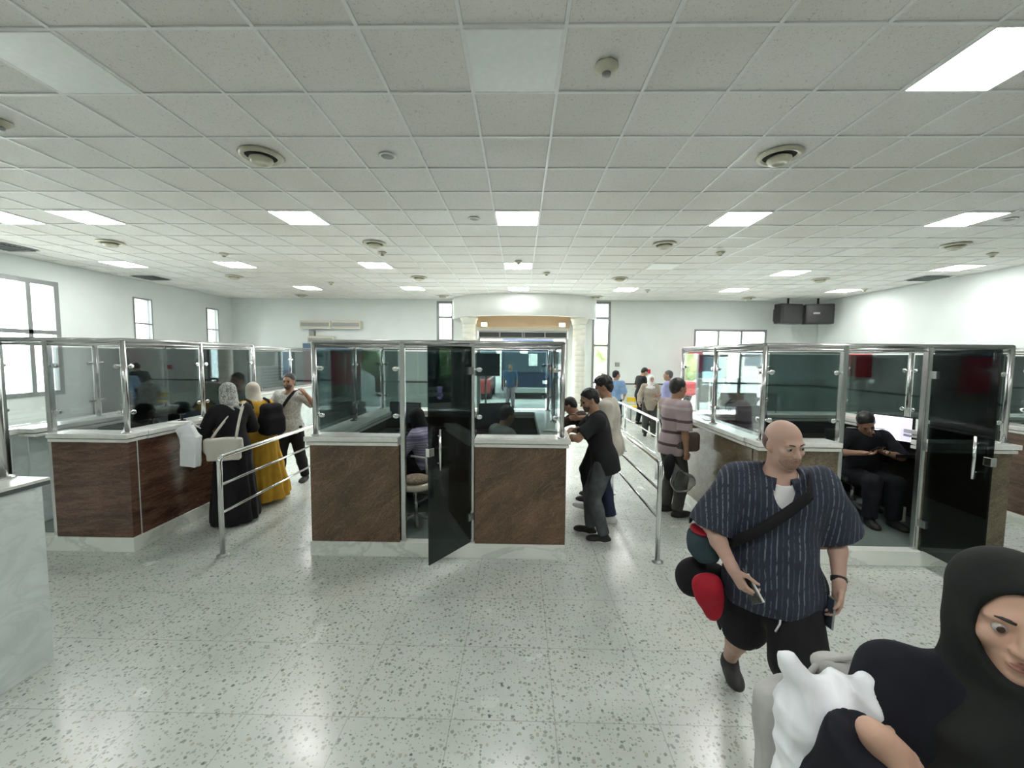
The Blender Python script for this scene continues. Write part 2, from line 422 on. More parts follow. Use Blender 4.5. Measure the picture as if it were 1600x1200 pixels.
# ------------------------------------------------------------------ ceiling lights and fittings
def light(ix, iy, state, label):
    cx, cy = X0G+(ix+.5)*T, Y0G+(iy+.5)*T
    r = empty('ceiling_light', (cx, cy, CEIL-.004), label=label, cat='ceiling light', group='square ceiling light panels')
    h = .289
    f = MB()
    for a, b in (((-h, -h), (h, -h+.012)), ((-h, h-.012), (h, h)), ((-h, -h+.012), (-h+.012, h-.012)), ((h-.012, -h+.012), (h, h-.012))):
        f.box((*a, -.006), (*b, .004))
    f.build('frame', M['grid'], r)
    MB().box((-h+.012, -h+.012, -.004), (h-.012, h-.012, .003)).build('diffuser', M[{1: 'panel_on', 0: 'panel_off', .5: 'panel_dim'}[state]], r)
L = [(-5, 0, 0, 'unlit square ceiling panel at the upper left, nearest row'),
     (0, 0, 0, 'unlit square ceiling panel at the top centre, nearest row'),
     (5, 0, 1, 'large bright square ceiling panel at the upper right corner'),
     (-12, 5, 1, 'lit ceiling panel cut by the left edge of the second row'),
     (-10, 5, 1, 'lit ceiling panel above the left booth, second row'),
     (-5, 5, 1, 'lit ceiling panel left of centre, second row'),
     (0, 5, 1, 'lit ceiling panel at the centre of the second row'),
     (5, 5, 1, 'lit ceiling panel right of centre, second row'),
     (10, 5, 1, 'lit ceiling panel farthest right in the second row'),
     (-14, 10, 1, 'lit ceiling panel farthest left in the third row'),
     (-10, 10, 1, 'second lit ceiling panel from the left, third row'),
     (-5, 10, 1, 'lit ceiling panel left of centre, third row'),
     (0, 10, 1, 'lit ceiling panel at the centre of the third row'),
     (5, 10, .5, 'faint unlit ceiling panel right of centre, third row'),
     (10, 11, 1, 'lit ceiling panel set one tile farther back, right side'),
     (15, 10, 1, 'lit ceiling panel farthest right in the third row'),
     (-10, 15, 1, 'lit ceiling panel farthest left in the rear row'),
     (-5, 15, 1, 'lit ceiling panel left of the entrance canopy, rear row'),
     (0, 15, 1, 'lit ceiling panel just in front of the entrance canopy'),
     (5, 15, 1, 'lit ceiling panel right of the entrance canopy, rear row'),
     (10, 15, 1, 'second lit ceiling panel from the right, rear row'),
     (15, 15, 1, 'lit ceiling panel farthest right in the rear row, by the televisions')]
for a in L: light(*a)
for iy in (-5,):  # unseen row of panels, added to light surfaces that face the camera
    for ix in (-10, -5, 0, 5, 10):
        light(ix, iy, 1, 'lit square ceiling panel behind the viewer')
def fitting(x, y, kind, label):
    if kind == 'dome':
        r = empty('ceiling_diffuser', (x, y, CEIL-.003), label=label, cat='ceiling diffuser', group='round domed ceiling diffusers')
        MB().lathe([(.19, 0), (.195, -.008), (.165, -.028), (.145, -.026), (.138, -.006)]).build('ring', M['cream'], r)
        MB().lathe([(.06, -.012), (.10, -.03), (.105, -.045), (.085, -.075), (.05, -.082), (.04, -.07)]).build('cone', M['cream'], r)
        MB().lathe([(.138, -.004), (.139, -.009), (.01, -.010)]).build('gap_shade', M['hole'], r)  # black disc paints the shade in the opening around the cone
    elif kind == 'smoke':
        r = empty('smoke_detector', (x, y, CEIL-.003), label=label, cat='smoke detector', group='smoke detectors on the ceiling')
        MB().lathe([(.075, 0), (.078, -.012), (.06, -.02), (.055, -.035), (.035, -.045)]).build('housing', M['cream'], r)
        MB().lathe([(.03, -.044), (.028, -.062), (.012, -.066)]).build('sensor', M['grey'], r)
    elif kind == 'disc':
        r = empty('recessed_downlight', (x, y, CEIL-.003), label=label, cat='downlight')
        MB().lathe([(.08, 0), (.082, -.006), (.062, -.012), (.058, -.004)]).build('ring', M['white'], r)
        MB().lathe([(.058, -.002), (.057, -.005), (.01, -.006)]).build('lens', M['grey'], r)
    elif kind == 'slot':
        r = empty('air_vent', (x, y, CEIL-.004), label=label, cat='air vent')
        MB().box((-.28, -.28, -.012), (.28, .28, -.004)).build('frame', M['grey'], r)
        s = MB()
        for k in range(7): s.box((-.25, -.245+k*.075, -.03), (.25, -.21+k*.075, -.0125))
        s.build('slat', M['trim'], r)
rows = {4.0: 'nearest', 7.05: 'second', 10.1: 'third', 13.2: 'rear'}
for ry, rn in rows.items():
    for cx_, cn in ((-7.0, 'far left'), (-2.47, 'left of centre'), (2.38, 'right of centre'), (7.12, 'far right')):
        fitting(cx_, ry, 'dome', 'round cream domed diffuser in the ceiling, %s of the %s row' % (cn, rn))
for x, y, k, lab in ((.54, 2.81, 'smoke', 'large cream smoke detector beside the unlit centre panel'),
                     (-4.27, 3.43, 'smoke', 'smoke detector at the left edge of the ceiling'),
                     (-1.27, 4.01, 'disc', 'small round grey downlight left of the ceiling centre'),
                     (-.65, 5.79, 'disc', 'flat round downlight just left of the centre lit panel'),
                     (6.51, 5.77, 'disc', 'flat round downlight at the far right of the second row'),
                     (3.56, 7.59, 'smoke', 'smoke detector above the queue right of centre'),
                     (-.05, 8.35, 'smoke', 'smoke detector just before the third row centre panel'),
                     (.58, 9.48, 'smoke', 'small smoke detector between the centre panels near the canopy'),
                     (8.34, 7.61, 'smoke', 'smoke detector near the right wall'),
                     (-5.6, 7.82, 'smoke', 'smoke detector above the left booth'),
                     (-2.55, 7.68, 'smoke', 'smoke detector directly behind a domed diffuser, left of centre'),
                     (-4.97, 10.87, 'smoke', 'smoke detector hanging near the rear left panels'),
                     (9.3, 11.5, 'smoke', 'smoke detector at the rear beside the right wall'),
                     (3.57, 11.84, 'smoke', 'smoke detector at the rear right of the canopy'),
                     (-9.22, 7.37, 'slot', 'dark slatted air vent by the left wall above the big window'),
                     (-9.23, 10.3, 'slot', 'dark slatted air vent by the left wall above the narrow window'),
                     (9.41, 9.87, 'slot', 'dark slatted air vent by the right wall')):
    fitting(x, y, k, lab)

# ------------------------------------------------------------------ booths
ZP, ZC, ZT = .147, 1.2, 2.14      # platform, counter and top rail heights
def clamp(mb, p, along):
    """round glass clamp; along = unit direction from post into the pane"""
    a = V(along).normalized(); p = V(p); nrm = V((-a.y, a.x, 0))
    for s in (-1, 1):
        c = p+a*.045+nrm*s*.009
        Mx = Matrix((( a.x, nrm.x, 0), (a.y, nrm.y, 0), (0, 0, 1))).to_3x3()
        mb.ell(c, (.034, .007, .024), 12, Mx)
    mb.tube([p, p+a*.03], .009, 8)
def glass_run(par, p0, p1, mat, z0=1.235, z1=2.045, clamps=True, thick=.010):
    p0 = V((*p0, 0)); p1 = V((*p1, 0)); a = (p1-p0).normalized(); n_ = V((-a.y, a.x, 0))*thick/2
    q0 = p0+a*.045; q1 = p1-a*.045
    mb = MB(); vs = []
    for z in (z0, z1):
        vs += [q0-n_+V((0, 0, z)), q1-n_+V((0, 0, z)), q1+n_+V((0, 0, z)), q0+n_+V((0, 0, z))]
    mb.add(vs, [(0, 3, 2, 1), (4, 5, 6, 7), (0, 1, 5, 4), (1, 2, 6, 5), (2, 3, 7, 6), (3, 0, 4, 7)])
    g = mb.build('glass_pane', mat, par)
    if clamps:
        for z in (1.40, 1.86):
            for pt, di in ((p0+a*.022, a), (p1-a*.022, -a)):
                c = MB(); clamp(c, pt+V((0, 0, z)), di); c.build('clamp', M['chrome'], g)
    return g
def booth(label, x0, x1, y0, y1, op, gran, side_l=None, side_r=None, split=.5, inner=None, lightfront=False, door=None, fmat=None, smat=None, rmat=None, group='passport control booths', opback=False):
    b = empty('passport_booth', (x0, y0, 0), label=label, cat='booth', group=group)
    W, D = x1-x0, y1-y0
    def P(mb, name, mat, bevel=0, **k): return mb.build(name, mat, b, bevel, **k)
    P(MB().box((0, 0, 0), (W, D, ZP)), 'plinth', M['marble'], .004)
    P(MB().box((.12, .1, ZP+.001), (W-.12, D-.12, ZP+.006)), 'platform_floor', M['boothfloor'])
    t = .09; e = .012; zt = 1.115
    xs = [(e, op[0]-x0-.03), (op[1]-x0+.03, W-e)] if op else [(e, W-e)]
    for a, c in xs:
        if c-a > .1:
            P(MB().box((a, e, ZP), (c, e+t, zt)), 'cladding_panel', gran, .003)
            P(MB().box((a+.01, e+t+.001, ZP), (c-.01, e+t+.02, zt)), 'lining', inner or M['dark'])
    P(MB().box((e, e+t+.02, ZP), (e+t, D-e-t, zt)), 'cladding_panel', side_l or gran, .003)
    P(MB().box((W-e-t, e+t+.02, ZP), (W-e, D-e-t, zt)), 'cladding_panel', side_r or gran, .003)
    P(MB().box((e, D-e-t, ZP), (W-e, D-e, zt)), 'cladding_panel', gran, .003)
    P(MB().box((e+t+.001, .25, ZP+.01), (e+t+.02, D-e-t-.02, zt-.01)), 'lining', inner or M['dark'])
    P(MB().box((W-e-t-.02, .25, ZP+.01), (W-e-t-.001, D-e-t-.02, zt-.01)), 'lining', M['dark'])
    P(MB().box((.14, D-e-t-.42, ZP+.75), (W-.14, D-e-t-.002, ZP+.79)), 'desk', M['seat'], .004)
    P(MB().box((W-e-t-.38, .68, ZP+.75), (W-e-t-.022, D-e-t-.43, ZP+.79)), 'desk', M['seat'], .004)
    P(MB().box((.14, D-e-t-.04, ZP+.01), (W-.14, D-e-t-.022, zt-.01)), 'lining', M['seat'])
    # two-tier counter top
    ct = MB(); o_, w_ = .035, .30
    for (z0, z1, ov) in ((1.115, 1.145, .0), (1.155, ZC, 1)):
        q = o_*(1 if ov else .55)
        for a, c in xs:
            ct.box((a-(q if a < .1 else 0), -q, z0), (c+(q if c > W-.1 else .0), .2, z1))
        ct.box((-q, .2, z0), (w_-.04, D-.2, z1)); ct.box((W-w_+.04, .2, z0), (W+q, D-.2, z1)); ct.box((-q, D-.2, z0), (W+q, D+q, z1))
    ct.box((.02, .02, 1.145), (.1, D-.02, 1.155)); ct.box((W-.1, .02, 1.145), (W-.02, D-.02, 1.155)); ct.box((.1, D-.1, 1.145), (W-.1, D-.02, 1.155))
    for a, c in xs: ct.box((a, .02, 1.145), (c, .1, 1.155))
    P(ct, 'counter_top', M['slab'], .004)
    # posts and rails
    pw = .024; i_ = .055
    def post(x, y, zb): 
        m = MB().tube([(x, y, zb), (x, y, ZT-.03)], pw, 14)
        m.lathe([(.045, zb), (.045, zb+.008), (.026, zb+.014)], (x, y, 0), 16)
        return P(m, 'post', M['steel'])
    ym = i_+(D-2*i_)*split
    cl, cr = (i_, i_), (W-i_, i_); bl, br = (i_, D-i_), (W-i_, D-i_)
    for c in (cl, cr, bl, br): post(*c, ZC)
    post(i_, ym, ZC); post(W-i_, ym, ZC)
    if W > 2: post(W*.5, D-i_, ZC)
    if op:
        for x in (op[0]-x0, op[1]-x0):
            m = MB().box((x-.024, .03, ZP), (x+.024, .085, ZT-.03)); P(m, 'jamb', M['steel'], .006)
    rl = MB()
    zr = ZT-.024
    rl.tube([(i_, i_, zr), (W-i_, i_, zr), (W-i_, D-i_, zr), (i_, D-i_, zr), (i_, i_, zr)], .024, 12)
    P(rl, 'top_rail', M['steel'])
    r2 = MB()
    for p, q in ((cl, cr), (cr, br), (br, bl), (bl, cl)): r2.tube([(*p, ZT-.064), (*q, ZT-.064)], .012, 8)
    P(r2, 'under_rail', M['steel'])
    fm = fmat or (M['pane_l'] if lightfront else M['pane'])
    if op:
        if op[0]-x0 > .2: glass_run(b, cl, (op[0]-x0, i_), fm)
        glass_run(b, (op[1]-x0, i_), cr, fm)
    else: glass_run(b, cl, cr, fm)
    sp_ = smat or (M['window'] if inner else M['pane_m'])
    glass_run(b, cl, (i_, ym), sp_); glass_run(b, (i_, ym), bl, sp_)
    rm_ = rmat or fm
    glass_run(b, cr, (W-i_, ym), rm_, z0=1.30); glass_run(b, (W-i_, ym), br, rm_, z0=1.235)
    if W > 2: glass_run(b, bl, (W*.5, D-i_), M['pane']); glass_run(b, (W*.5, D-i_), br, M['pane'])
    else: glass_run(b, bl, br, M['pane'])
    if door:
        hx, hy, fx, fy = door      # hinge and free edge, world
        a = V((fx-hx, fy-hy, 0)); Wd = a.length
        d = empty('door', (hx-x0, hy-y0, 0)); d.parent = b; d.rotation_euler = (0, 0, math.atan2(a.y, a.x))
        # the leaf itself is the part, so give it the name and drop the empty
        me = MB().box((.0, -.006, .17), (Wd, .006, 2.08)).build('door', M['door'], b)
        me.location = d.location; me.rotation_euler = d.rotation_euler; bpy.data.objects.remove(d)
        sgn = -1
        hd = MB()
        for sy in (-1, 1):
            hd.tube([(Wd-.09, sy*.05, 1.0), (Wd-.09, sy*.05, 1.36)], .013, 10)
            for z in (1.06, 1.30): hd.tube([(Wd-.09, sy*.006, z), (Wd-.09, sy*.05, z)], .008, 8)
        hd.build('handle', M['chrome'], me)
        lk = MB().box((Wd-.05, -.022, 1.13), (Wd+.012, .022, 1.20)); lk.build('lock', M['chrome'], me, .003)
        for z in (.42, 1.85): MB().box((-.035, -.012, z-.035), (.035, .012, z+.035)).build('hinge', M['dsteel'], me, .003)
    return b
booth('brown granite booth at the centre with dark glass door standing open', -2.06, .47, 3.93, 6.02, (-1.14, -.46), M['granite'], door=(-.47, 3.93, -.775, 3.46), split=.5)
booth('reddish granite booth at the left beside the woman in black', -5.27, -3.84, 3.93, 6.02, (-5.16, -4.66), M['granite_l'], side_l=M['marble2'], inner=M['marble2'], fmat=M['pane_c'], rmat=M['pane_m'])
booth('olive brown granite booth at the right with seated officer inside', 2.28, 4.68, 3.93, 6.02, (3.08, 3.86), M['granite_r'], smat=M['pane_c'], door=(3.87, 3.93, 3.85, 3.38))
booth('granite booth cut off by the right edge of the photo', 6.0, 8.4, 3.93, 6.02, None, M['granite_l'])
booth('pale booth far back on the left behind the man with crossbody bag', -6.7, -5.25, 7.7, 11.2, None, M['marble2'], lightfront=True)
# near white marble booth, left edge
wb = empty('white_marble_booth', (-4.5, .3, 0), label='white marble clad booth corner at the left edge, nearest the viewer', cat='booth')
MB().box((0, 0, 0), (1.5, 2.19, 1.16)).build('cladding_panel', M['marble2'], wb, .004)
MB().box((-.02, -.02, 1.161), (1.52, 2.22, 1.185)).build('slab_edge', M['trim'], wb, .002)
MB().box((-.02, -.02, 1.186), (1.52, 2.22, 1.205)).build('counter_top', M['slab'], wb, .003)
for x, y in ((1.27, 2.17), (1.27, .1), (.1, 2.17), (.1, .1)):
    m = MB().tube([(x, y, 1.205), (x, y, 2.11)], .03, 16); m.lathe([(.06, 1.205), (.06, 1.215), (.034, 1.222)], (x, y, 0), 16)
    m.build('post', M['steel'], wb)
MB().tube([(1.27, 2.17, 2.12), (1.27, .1, 2.12), (.1, .1, 2.12), (.1, 2.17, 2.12), (1.27, 2.17, 2.12)], .026, 12).build('top_rail', M['steel'], wb)
glass_run(wb, (1.27, 2.17), (1.27, .1), M['pane_l']); glass_run(wb, (.1, 2.17), (1.27, 2.17), M['pane_l'])

# ------------------------------------------------------------------ queue rails
def rail(label, x, ya, yb, posts, ends=(True, True)):
    r = empty('queue_rail', (x, ya, 0), label=label, cat='railing', group='stainless queue rails between the booths')
    D = yb-ya; R_ = .05
    top = []
    z = .985
    pts = [(0, 0, .0), (0, 0, z-R_)]+[(0, R_-R_*math.cos(a), z-R_+R_*math.sin(a)) for a in (PI/8, PI/4, 3*PI/8, PI/2)]
    pts += [(0, D-R_+R_*math.sin(a), z-R_+R_*math.cos(a)) for a in (0, PI/8, PI/4, 3*PI/8, PI/2)]+[(0, D, 0)]
    MB().tube(pts, .024, 14).build('top_rail', M['chrome'], r)
    for y in posts:
        MB().tube([(0, y, 0), (0, y, z-.01)], .022, 12).build('post', M['chrome'], r)
    for zz in (.71, .43): MB().tube([(0, .0, zz), (0, D, zz)], .013, 10).build('bar', M['chrome'], r)
    for y in (0, *posts, D):
        MB().lathe([(.055, 0), (.055, .008), (.03, .02)], (0, y, 0), 18).build('base_flange', M['dsteel'], r)
rail('stainless queue rail at the left running back between two booths', -2.92, 3.9, 5.85, [])
rail('stainless queue rail with tall near post right of centre booth', 1.36, 3.93, 7.95, [1.98])
rail('stainless queue rail farther back behind the man in striped polo', 2.22, 6.6, 10.4, [2.05])
rail('stainless queue rail behind the man with crossbody bag', -3.0, 7.4, 9.6, [])

# ------------------------------------------------------------------ solid shapes by distance fields (continuous bodies, cloth, bags)
A3 = lambda *a: np.array(a, float)
def unit(v): v = np.asarray(v, float); return v/max(np.linalg.norm(v), 1e-9)
def cone(a, b, r1, r2, k=.02): return ('c', np.asarray(a, float), np.asarray(b, float), r1, r2, k)
def ell(c, r, R=None, k=.02): return ('e', np.asarray(c, float), np.asarray(r, float), np.eye(3) if R is None else R, None, k)
def boxp(c, r, R=None, rd=.01, k=.01): return ('b', np.asarray(c, float), np.asarray(r, float), np.eye(3) if R is None else R, rd, k)
def grow(ps, o, k=None):
    out = []
    for p in ps:
        if p[0] == 'c': out.append(('c', p[1], p[2], p[3]+o, p[4]+o, p[5] if k is None else k))
        else: out.append((p[0], p[1], p[2]+o, p[3], p[4], p[5] if k is None else k))
    return out
def bounds(p):
    if p[0] == 'c': return np.minimum(p[1]-p[3], p[2]-p[4]), np.maximum(p[1]+p[3], p[2]+p[4])
    e = np.sqrt(((p[3]*p[2][None, :])**2).sum(1)) if p[0] == 'e' else (np.abs(p[3])*p[2][None, :]).sum(1)
    return p[1]-e, p[1]+e
def dist(p, X, Y, Z):
    if p[0] == 'c':
        a, b, r1, r2 = p[1:5]; ba = b-a; l2 = max(ba@ba, 1e-9)
        px, py, pz = X-a[0], Y-a[1], Z-a[2]
        h = np.clip((px*ba[0]+py*ba[1]+pz*ba[2])/l2, 0, 1)
        return np.sqrt((px-h*ba[0])**2+(py-h*ba[1])**2+(pz-h*ba[2])**2)-(r1+(r2-r1)*h)
    c, r, R = p[1:4]; px, py, pz = X-c[0], Y-c[1], Z-c[2]
    q = [px*R[0, i]+py*R[1, i]+pz*R[2, i] for i in range(3)]
    if p[0] == 'e':
        k0 = np.sqrt(sum((q[i]/r[i])**2 for i in range(3))); k1 = np.sqrt(sum((q[i]/r[i]**2)**2 for i in range(3)))
        return k0*(k0-1)/np.maximum(k1, 1e-6)
    rd = p[4]; q = [np.abs(q[i])-(r[i]-rd) for i in range(3)]
    return np.sqrt(sum(np.maximum(w, 0)**2 for w in q))+np.minimum(np.maximum(np.maximum(q[0], q[1]), q[2]), 0)-rd
def sdf(prims, h, subs=(), clips=(), disp=None, pre=((), ())):
    """vertices and quads of the zero surface (surface nets)"""
    prims = list(pre[0])+[('-', p) for p in pre[1]]+list(prims)
    bs = [bounds(p[1] if p[0] == '-' else p) for p in prims]; bb = [b for b, p in zip(bs, prims) if p[0] != '-']; lo = np.min([b[0] for b in bb], 0)-4*h-.02; hi = np.max([b[1] for b in bb], 0)+4*h+.02
    n = np.ceil((hi-lo)/h).astype(int)+1
    F = np.full(n, 1.0, np.float32); ax = [(lo[i]+h*np.arange(n[i])).astype(np.float32) for i in range(3)]
    def sub(b, m):
        s = [slice(max(0, int((b[0][i]-m-lo[i])/h)), min(n[i], int((b[1][i]+m-lo[i])/h)+2)) for i in range(3)]
        return s, ax[0][s[0]][:, None, None], ax[1][s[1]][None, :, None], ax[2][s[2]][None, None, :]
    for p, b in zip(prims, bs):
        if p[0] == '-':
            p = p[1]; k = p[5]; s, X, Y, Z = sub(b, k+3*h); d = -dist(p, X, Y, Z).astype(np.float32); f = F[s[0], s[1], s[2]]
            F[s[0], s[1], s[2]] = np.maximum(f, d); continue
        k = p[5]; s, X, Y, Z = sub(b, k+3*h)
        d = dist(p, X, Y, Z).astype(np.float32); f = F[s[0], s[1], s[2]]
        hh = np.maximum(k-np.abs(f-d), 0)/k
        F[s[0], s[1], s[2]] = np.minimum(f, d)-hh*hh*k*.25
    if disp is not None:
        I = np.nonzero(np.abs(F) < .09)
        F[I] -= disp(ax[0][I[0]], ax[1][I[1]], ax[2][I[2]]).astype(np.float32)
    for p in subs:
        k = p[5]; s, X, Y, Z = sub(bounds(p), k+3*h)
        d = -dist(p, X, Y, Z).astype(np.float32); f = F[s[0], s[1], s[2]]
        hh = np.maximum(k-np.abs(f-d), 0)/k
        F[s[0], s[1], s[2]] = np.maximum(f, d)+hh*hh*k*.25
    for pt, nm in clips:
        nm = unit(nm); d = ((ax[0]-pt[0])*nm[0])[:, None, None]+((ax[1]-pt[1])*nm[1])[None, :, None]+((ax[2]-pt[2])*nm[2])[None, None, :]
        F = np.maximum(F, d.astype(np.float32))
    S = F < 0
    m = np.zeros(n-1, np.int8)
    for i in (0, 1):
        for j in (0, 1):
            for k in (0, 1): m += S[i:n[0]-1+i, j:n[1]-1+j, k:n[2]-1+k]
    C = np.nonzero((m > 0) & (m < 8)); idx = np.full(n-1, -1, np.int32); idx[C] = np.arange(len(C[0]))
    acc = np.zeros((len(C[0]), 3)); cnt = np.zeros(len(C[0]))
    cor = [(i, j, k) for i in (0, 1) for j in (0, 1) for k in (0, 1)]
    for a in cor:
        for d_ in range(3):
            if a[d_]: continue
            b = list(a); b[d_] = 1
            fa = F[C[0]+a[0], C[1]+a[1], C[2]+a[2]]; fb = F[C[0]+b[0], C[1]+b[1], C[2]+b[2]]
            x = (fa < 0) != (fb < 0); t = np.where(x, fa/np.where(x, fa-fb, 1), 0)
            for q in range(3): acc[:, q] += np.where(x, a[q]+(t if q == d_ else 0), 0)
            cnt += x
    vs = (np.stack(C, 1)+acc/np.maximum(cnt, 1)[:, None])*h+lo
    quads = []
    for d_ in range(3):
        u, w = (d_+1) % 3, (d_+2) % 3
        sl0 = [slice(1, n[q]-1) for q in range(3)]; sl1 = list(sl0); sl0[d_] = slice(0, n[d_]-1); sl1[d_] = slice(1, n[d_])
        s0, s1 = S[tuple(sl0)], S[tuple(sl1)]; E = np.nonzero(s0 != s1); pos = s0[E]
        e = [E[q]+(0 if q == d_ else 1) for q in range(3)]
        def cell(du, dw): c = list(e); c[u] = c[u]-du; c[w] = c[w]-dw; return idx[tuple(c)]
        q4 = np.stack([cell(1, 1), cell(0, 1), cell(0, 0), cell(1, 0)], 1)
        q4[~pos] = q4[~pos][:, ::-1]
        quads.append(q4)
    return vs, np.concatenate(quads)
def sdf_obj(name, prims, h, mat, parent, **kw):
    tags = {k: kw.pop(k) for k in ('label', 'cat', 'group', 'kind') if k in kw}
    vs, q = sdf(prims, h, **kw)
    me = bpy.data.meshes.new(name); me.vertices.add(len(vs)); me.vertices.foreach_set('co', vs.astype(np.float32).ravel())
    me.loops.add(len(q)*4); me.loops.foreach_set('vertex_index', q.astype(np.int32).ravel())
    me.polygons.add(len(q)); me.polygons.foreach_set('loop_start', np.arange(0, len(q)*4, 4, dtype=np.int32))
    me.polygons.foreach_set('loop_total', np.full(len(q), 4, np.int32)); me.polygons.foreach_set('use_smooth', np.ones(len(q), bool))
    me.update(calc_edges=True); me.validate(); me.materials.append(mat)
    o = bpy.data.objects.new(name, me); COL.objects.link(o)
    if parent is not None: o.parent = parent
    return tag(o, **tags)

def rotm(yaw=0, pitch=0, roll=0):
    """yaw: turn left +, pitch: nod down +, roll: tilt to own right +  (local +Y forward, +X own right)"""
    y, p, r = math.radians(yaw), math.radians(pitch), math.radians(roll)
    Rz = A3(math.cos(y), -math.sin(y), 0, math.sin(y), math.cos(y), 0, 0, 0, 1).reshape(3, 3)
    Rx = A3(1, 0, 0, 0, math.cos(p), math.sin(p), 0, -math.sin(p), math.cos(p)).reshape(3, 3)
    Ry = A3(math.cos(r), 0, math.sin(r), 0, 1, 0, -math.sin(r), 0, math.cos(r)).reshape(3, 3)
    return Rz @ Rx @ Ry
def ik(a, t, l1, l2, pole):
    a, t = np.asarray(a, float), np.asarray(t, float); d = t-a; L = np.linalg.norm(d); mx = (l1+l2)*.995
    if L > mx: t = a+d/L*mx; d = t-a; L = mx
    u = d/L; pv = np.asarray(pole, float); pv = unit(pv-u*(pv@u))
    x = (l1*l1-l2*l2+L*L)/(2*L); y = math.sqrt(max(l1*l1-x*x, 0))
    return a+u*x+pv*y, t
def wrinkle(amp, f=22, seed=0, vert=False):
    def d(X, Y, Z):
        zf = .35 if vert else 1
        return amp*(np.sin(f*X+3*np.sin(f*.5*Y+seed)+f*zf*.4*Z)*np.sin(f*.8*Y+2.2*np.sin(f*.45*zf*Z+seed*2))+.6*np.sin(f*zf*.9*Z+2.5*np.sin(f*.6*X+seed))*np.sin(f*.6*Y+seed))
    return d
def folds(amp, n, ztop, zbot, cx=0, cy=0, seed=0):
    def d(X, Y, Z):
        a = np.arctan2(Y-cy, X-cx); t = np.clip((ztop-Z)/(ztop-zbot), 0, 1)
        return amp*t*(np.sin(n*a+seed+1.2*np.sin(2*a+seed))+.4*np.sin((2*n+1)*a+seed*3))+amp*.3*np.sin(14*Z+4*a)*t
    return d
def cutter(p, d, w=.115, l=.09):
    """block that trims a sleeve or trouser leg square at p"""
    d = unit(d); x = unit(np.cross(d, A3(.3, .9, .2))); R = np.stack([x, np.cross(d, x), d], 1)
    return boxp(p+d*l, (w, w, l), R, .003, .006)
def hand(w, dirn, nrm, side, s=1., curl=35, thumb=1, spread=.0, rmin=0):
    """palm, four fingers, thumb. w wrist, dirn finger direction, nrm = palm normal (curl side), side = +1 thumb towards cross(dirn,nrm)"""
    d = unit(dirn); n = np.asarray(nrm, float); n = unit(n-d*(n@d)); x = np.cross(d, n)*side   # x points to the thumb
    R = np.stack([x, d, n], 1)
    out = [ell(w+d*.048*s, (.040*s, .052*s, .016*s), R, .01), cone(w-d*.02, w+d*.03, .026*s, .024*s, .015)]
    rf = max(.0085*s, rmin)
    for i, (ox, L) in enumerate(((.029, .070), (.010, .079), (-.010, .073), (-.028, .057))):
        b = w+d*(.088-.004*abs(i-1))*s+x*ox*s; a = 0; dd = d+x*ox*spread
        out.append(cone(w+d*.03*s+x*ox*.6*s, b, rf*1.3, rf*1.1, .008))
        for j, f in enumerate((.46, .31, .23)):
            a += math.radians(curl*(.75, 1.1, .8)[j]*(1+.08*i)); v = unit(dd*math.cos(a)+n*math.sin(a)); e = b+v*L*f*s
            out.append(cone(b, e, rf*(1-.08*j), rf*(.92-.08*j), .003)); b = e
    b = w+d*.022*s+x*.026*s+n*.004; v = unit(d*.62+x*.62+n*.35*thumb); e = b+v*.040*s
    out.append(cone(b, e, rf*1.45, rf*1.15, .008)); v = unit(d*.9+x*.15+n*.45*thumb); e2 = e+v*.030*s
    out.append(cone(e, e2, rf*1.1, rf*.98, .004)); out.append(cone(e2, e2+unit(v+n*.2)*.022*s, rf*.98, rf*.78, .004))
    return out

SKIN = {'olive': m_skin('skin_olive', (.42, .24, .155)), 'tan': m_skin('skin_tan', (.36, .20, .125)), 'fair': m_skin('skin_fair', (.55, .345, .25)), 'pale': m_skin('skin_pale', (.52, .34, .265))}
MH = dict(black=plain('hair_black', (.010, .009, .008), .5, noise=.3, nscale=80, bump=.004), grey=plain('hair_grey', (.12, .12, .115), .6, noise=.4, nscale=90),
          dark=plain('hair_dark_brown', (.022, .015, .011), .5, noise=.3, nscale=80, bump=.004), stub=plain('stubble', (.13, .085, .065), .8, noise=.4, nscale=160), beard=plain('short_beard', (.34, .215, .165), .8, noise=.4, nscale=160), beard2=plain('dark_stubble', (.10, .062, .045), .8, noise=.4, nscale=160))
EYEW = plain('eye_white', (.40, .36, .33), .25); IRIS = plain('iris_brown', (.045, .022, .012), .15); LIP = plain('lip_rose', (.36, .15, .12), .45); LIP2 = plain('lip_tan', (.34, .17, .12), .5)
SHOE = plain('shoe_black', (.014, .014, .014), .6, noise=.3); SOLEW = plain('sole_white', (.75, .75, .72), .5); SHOEW = plain('sneaker_white', (.72, .72, .7), .5)

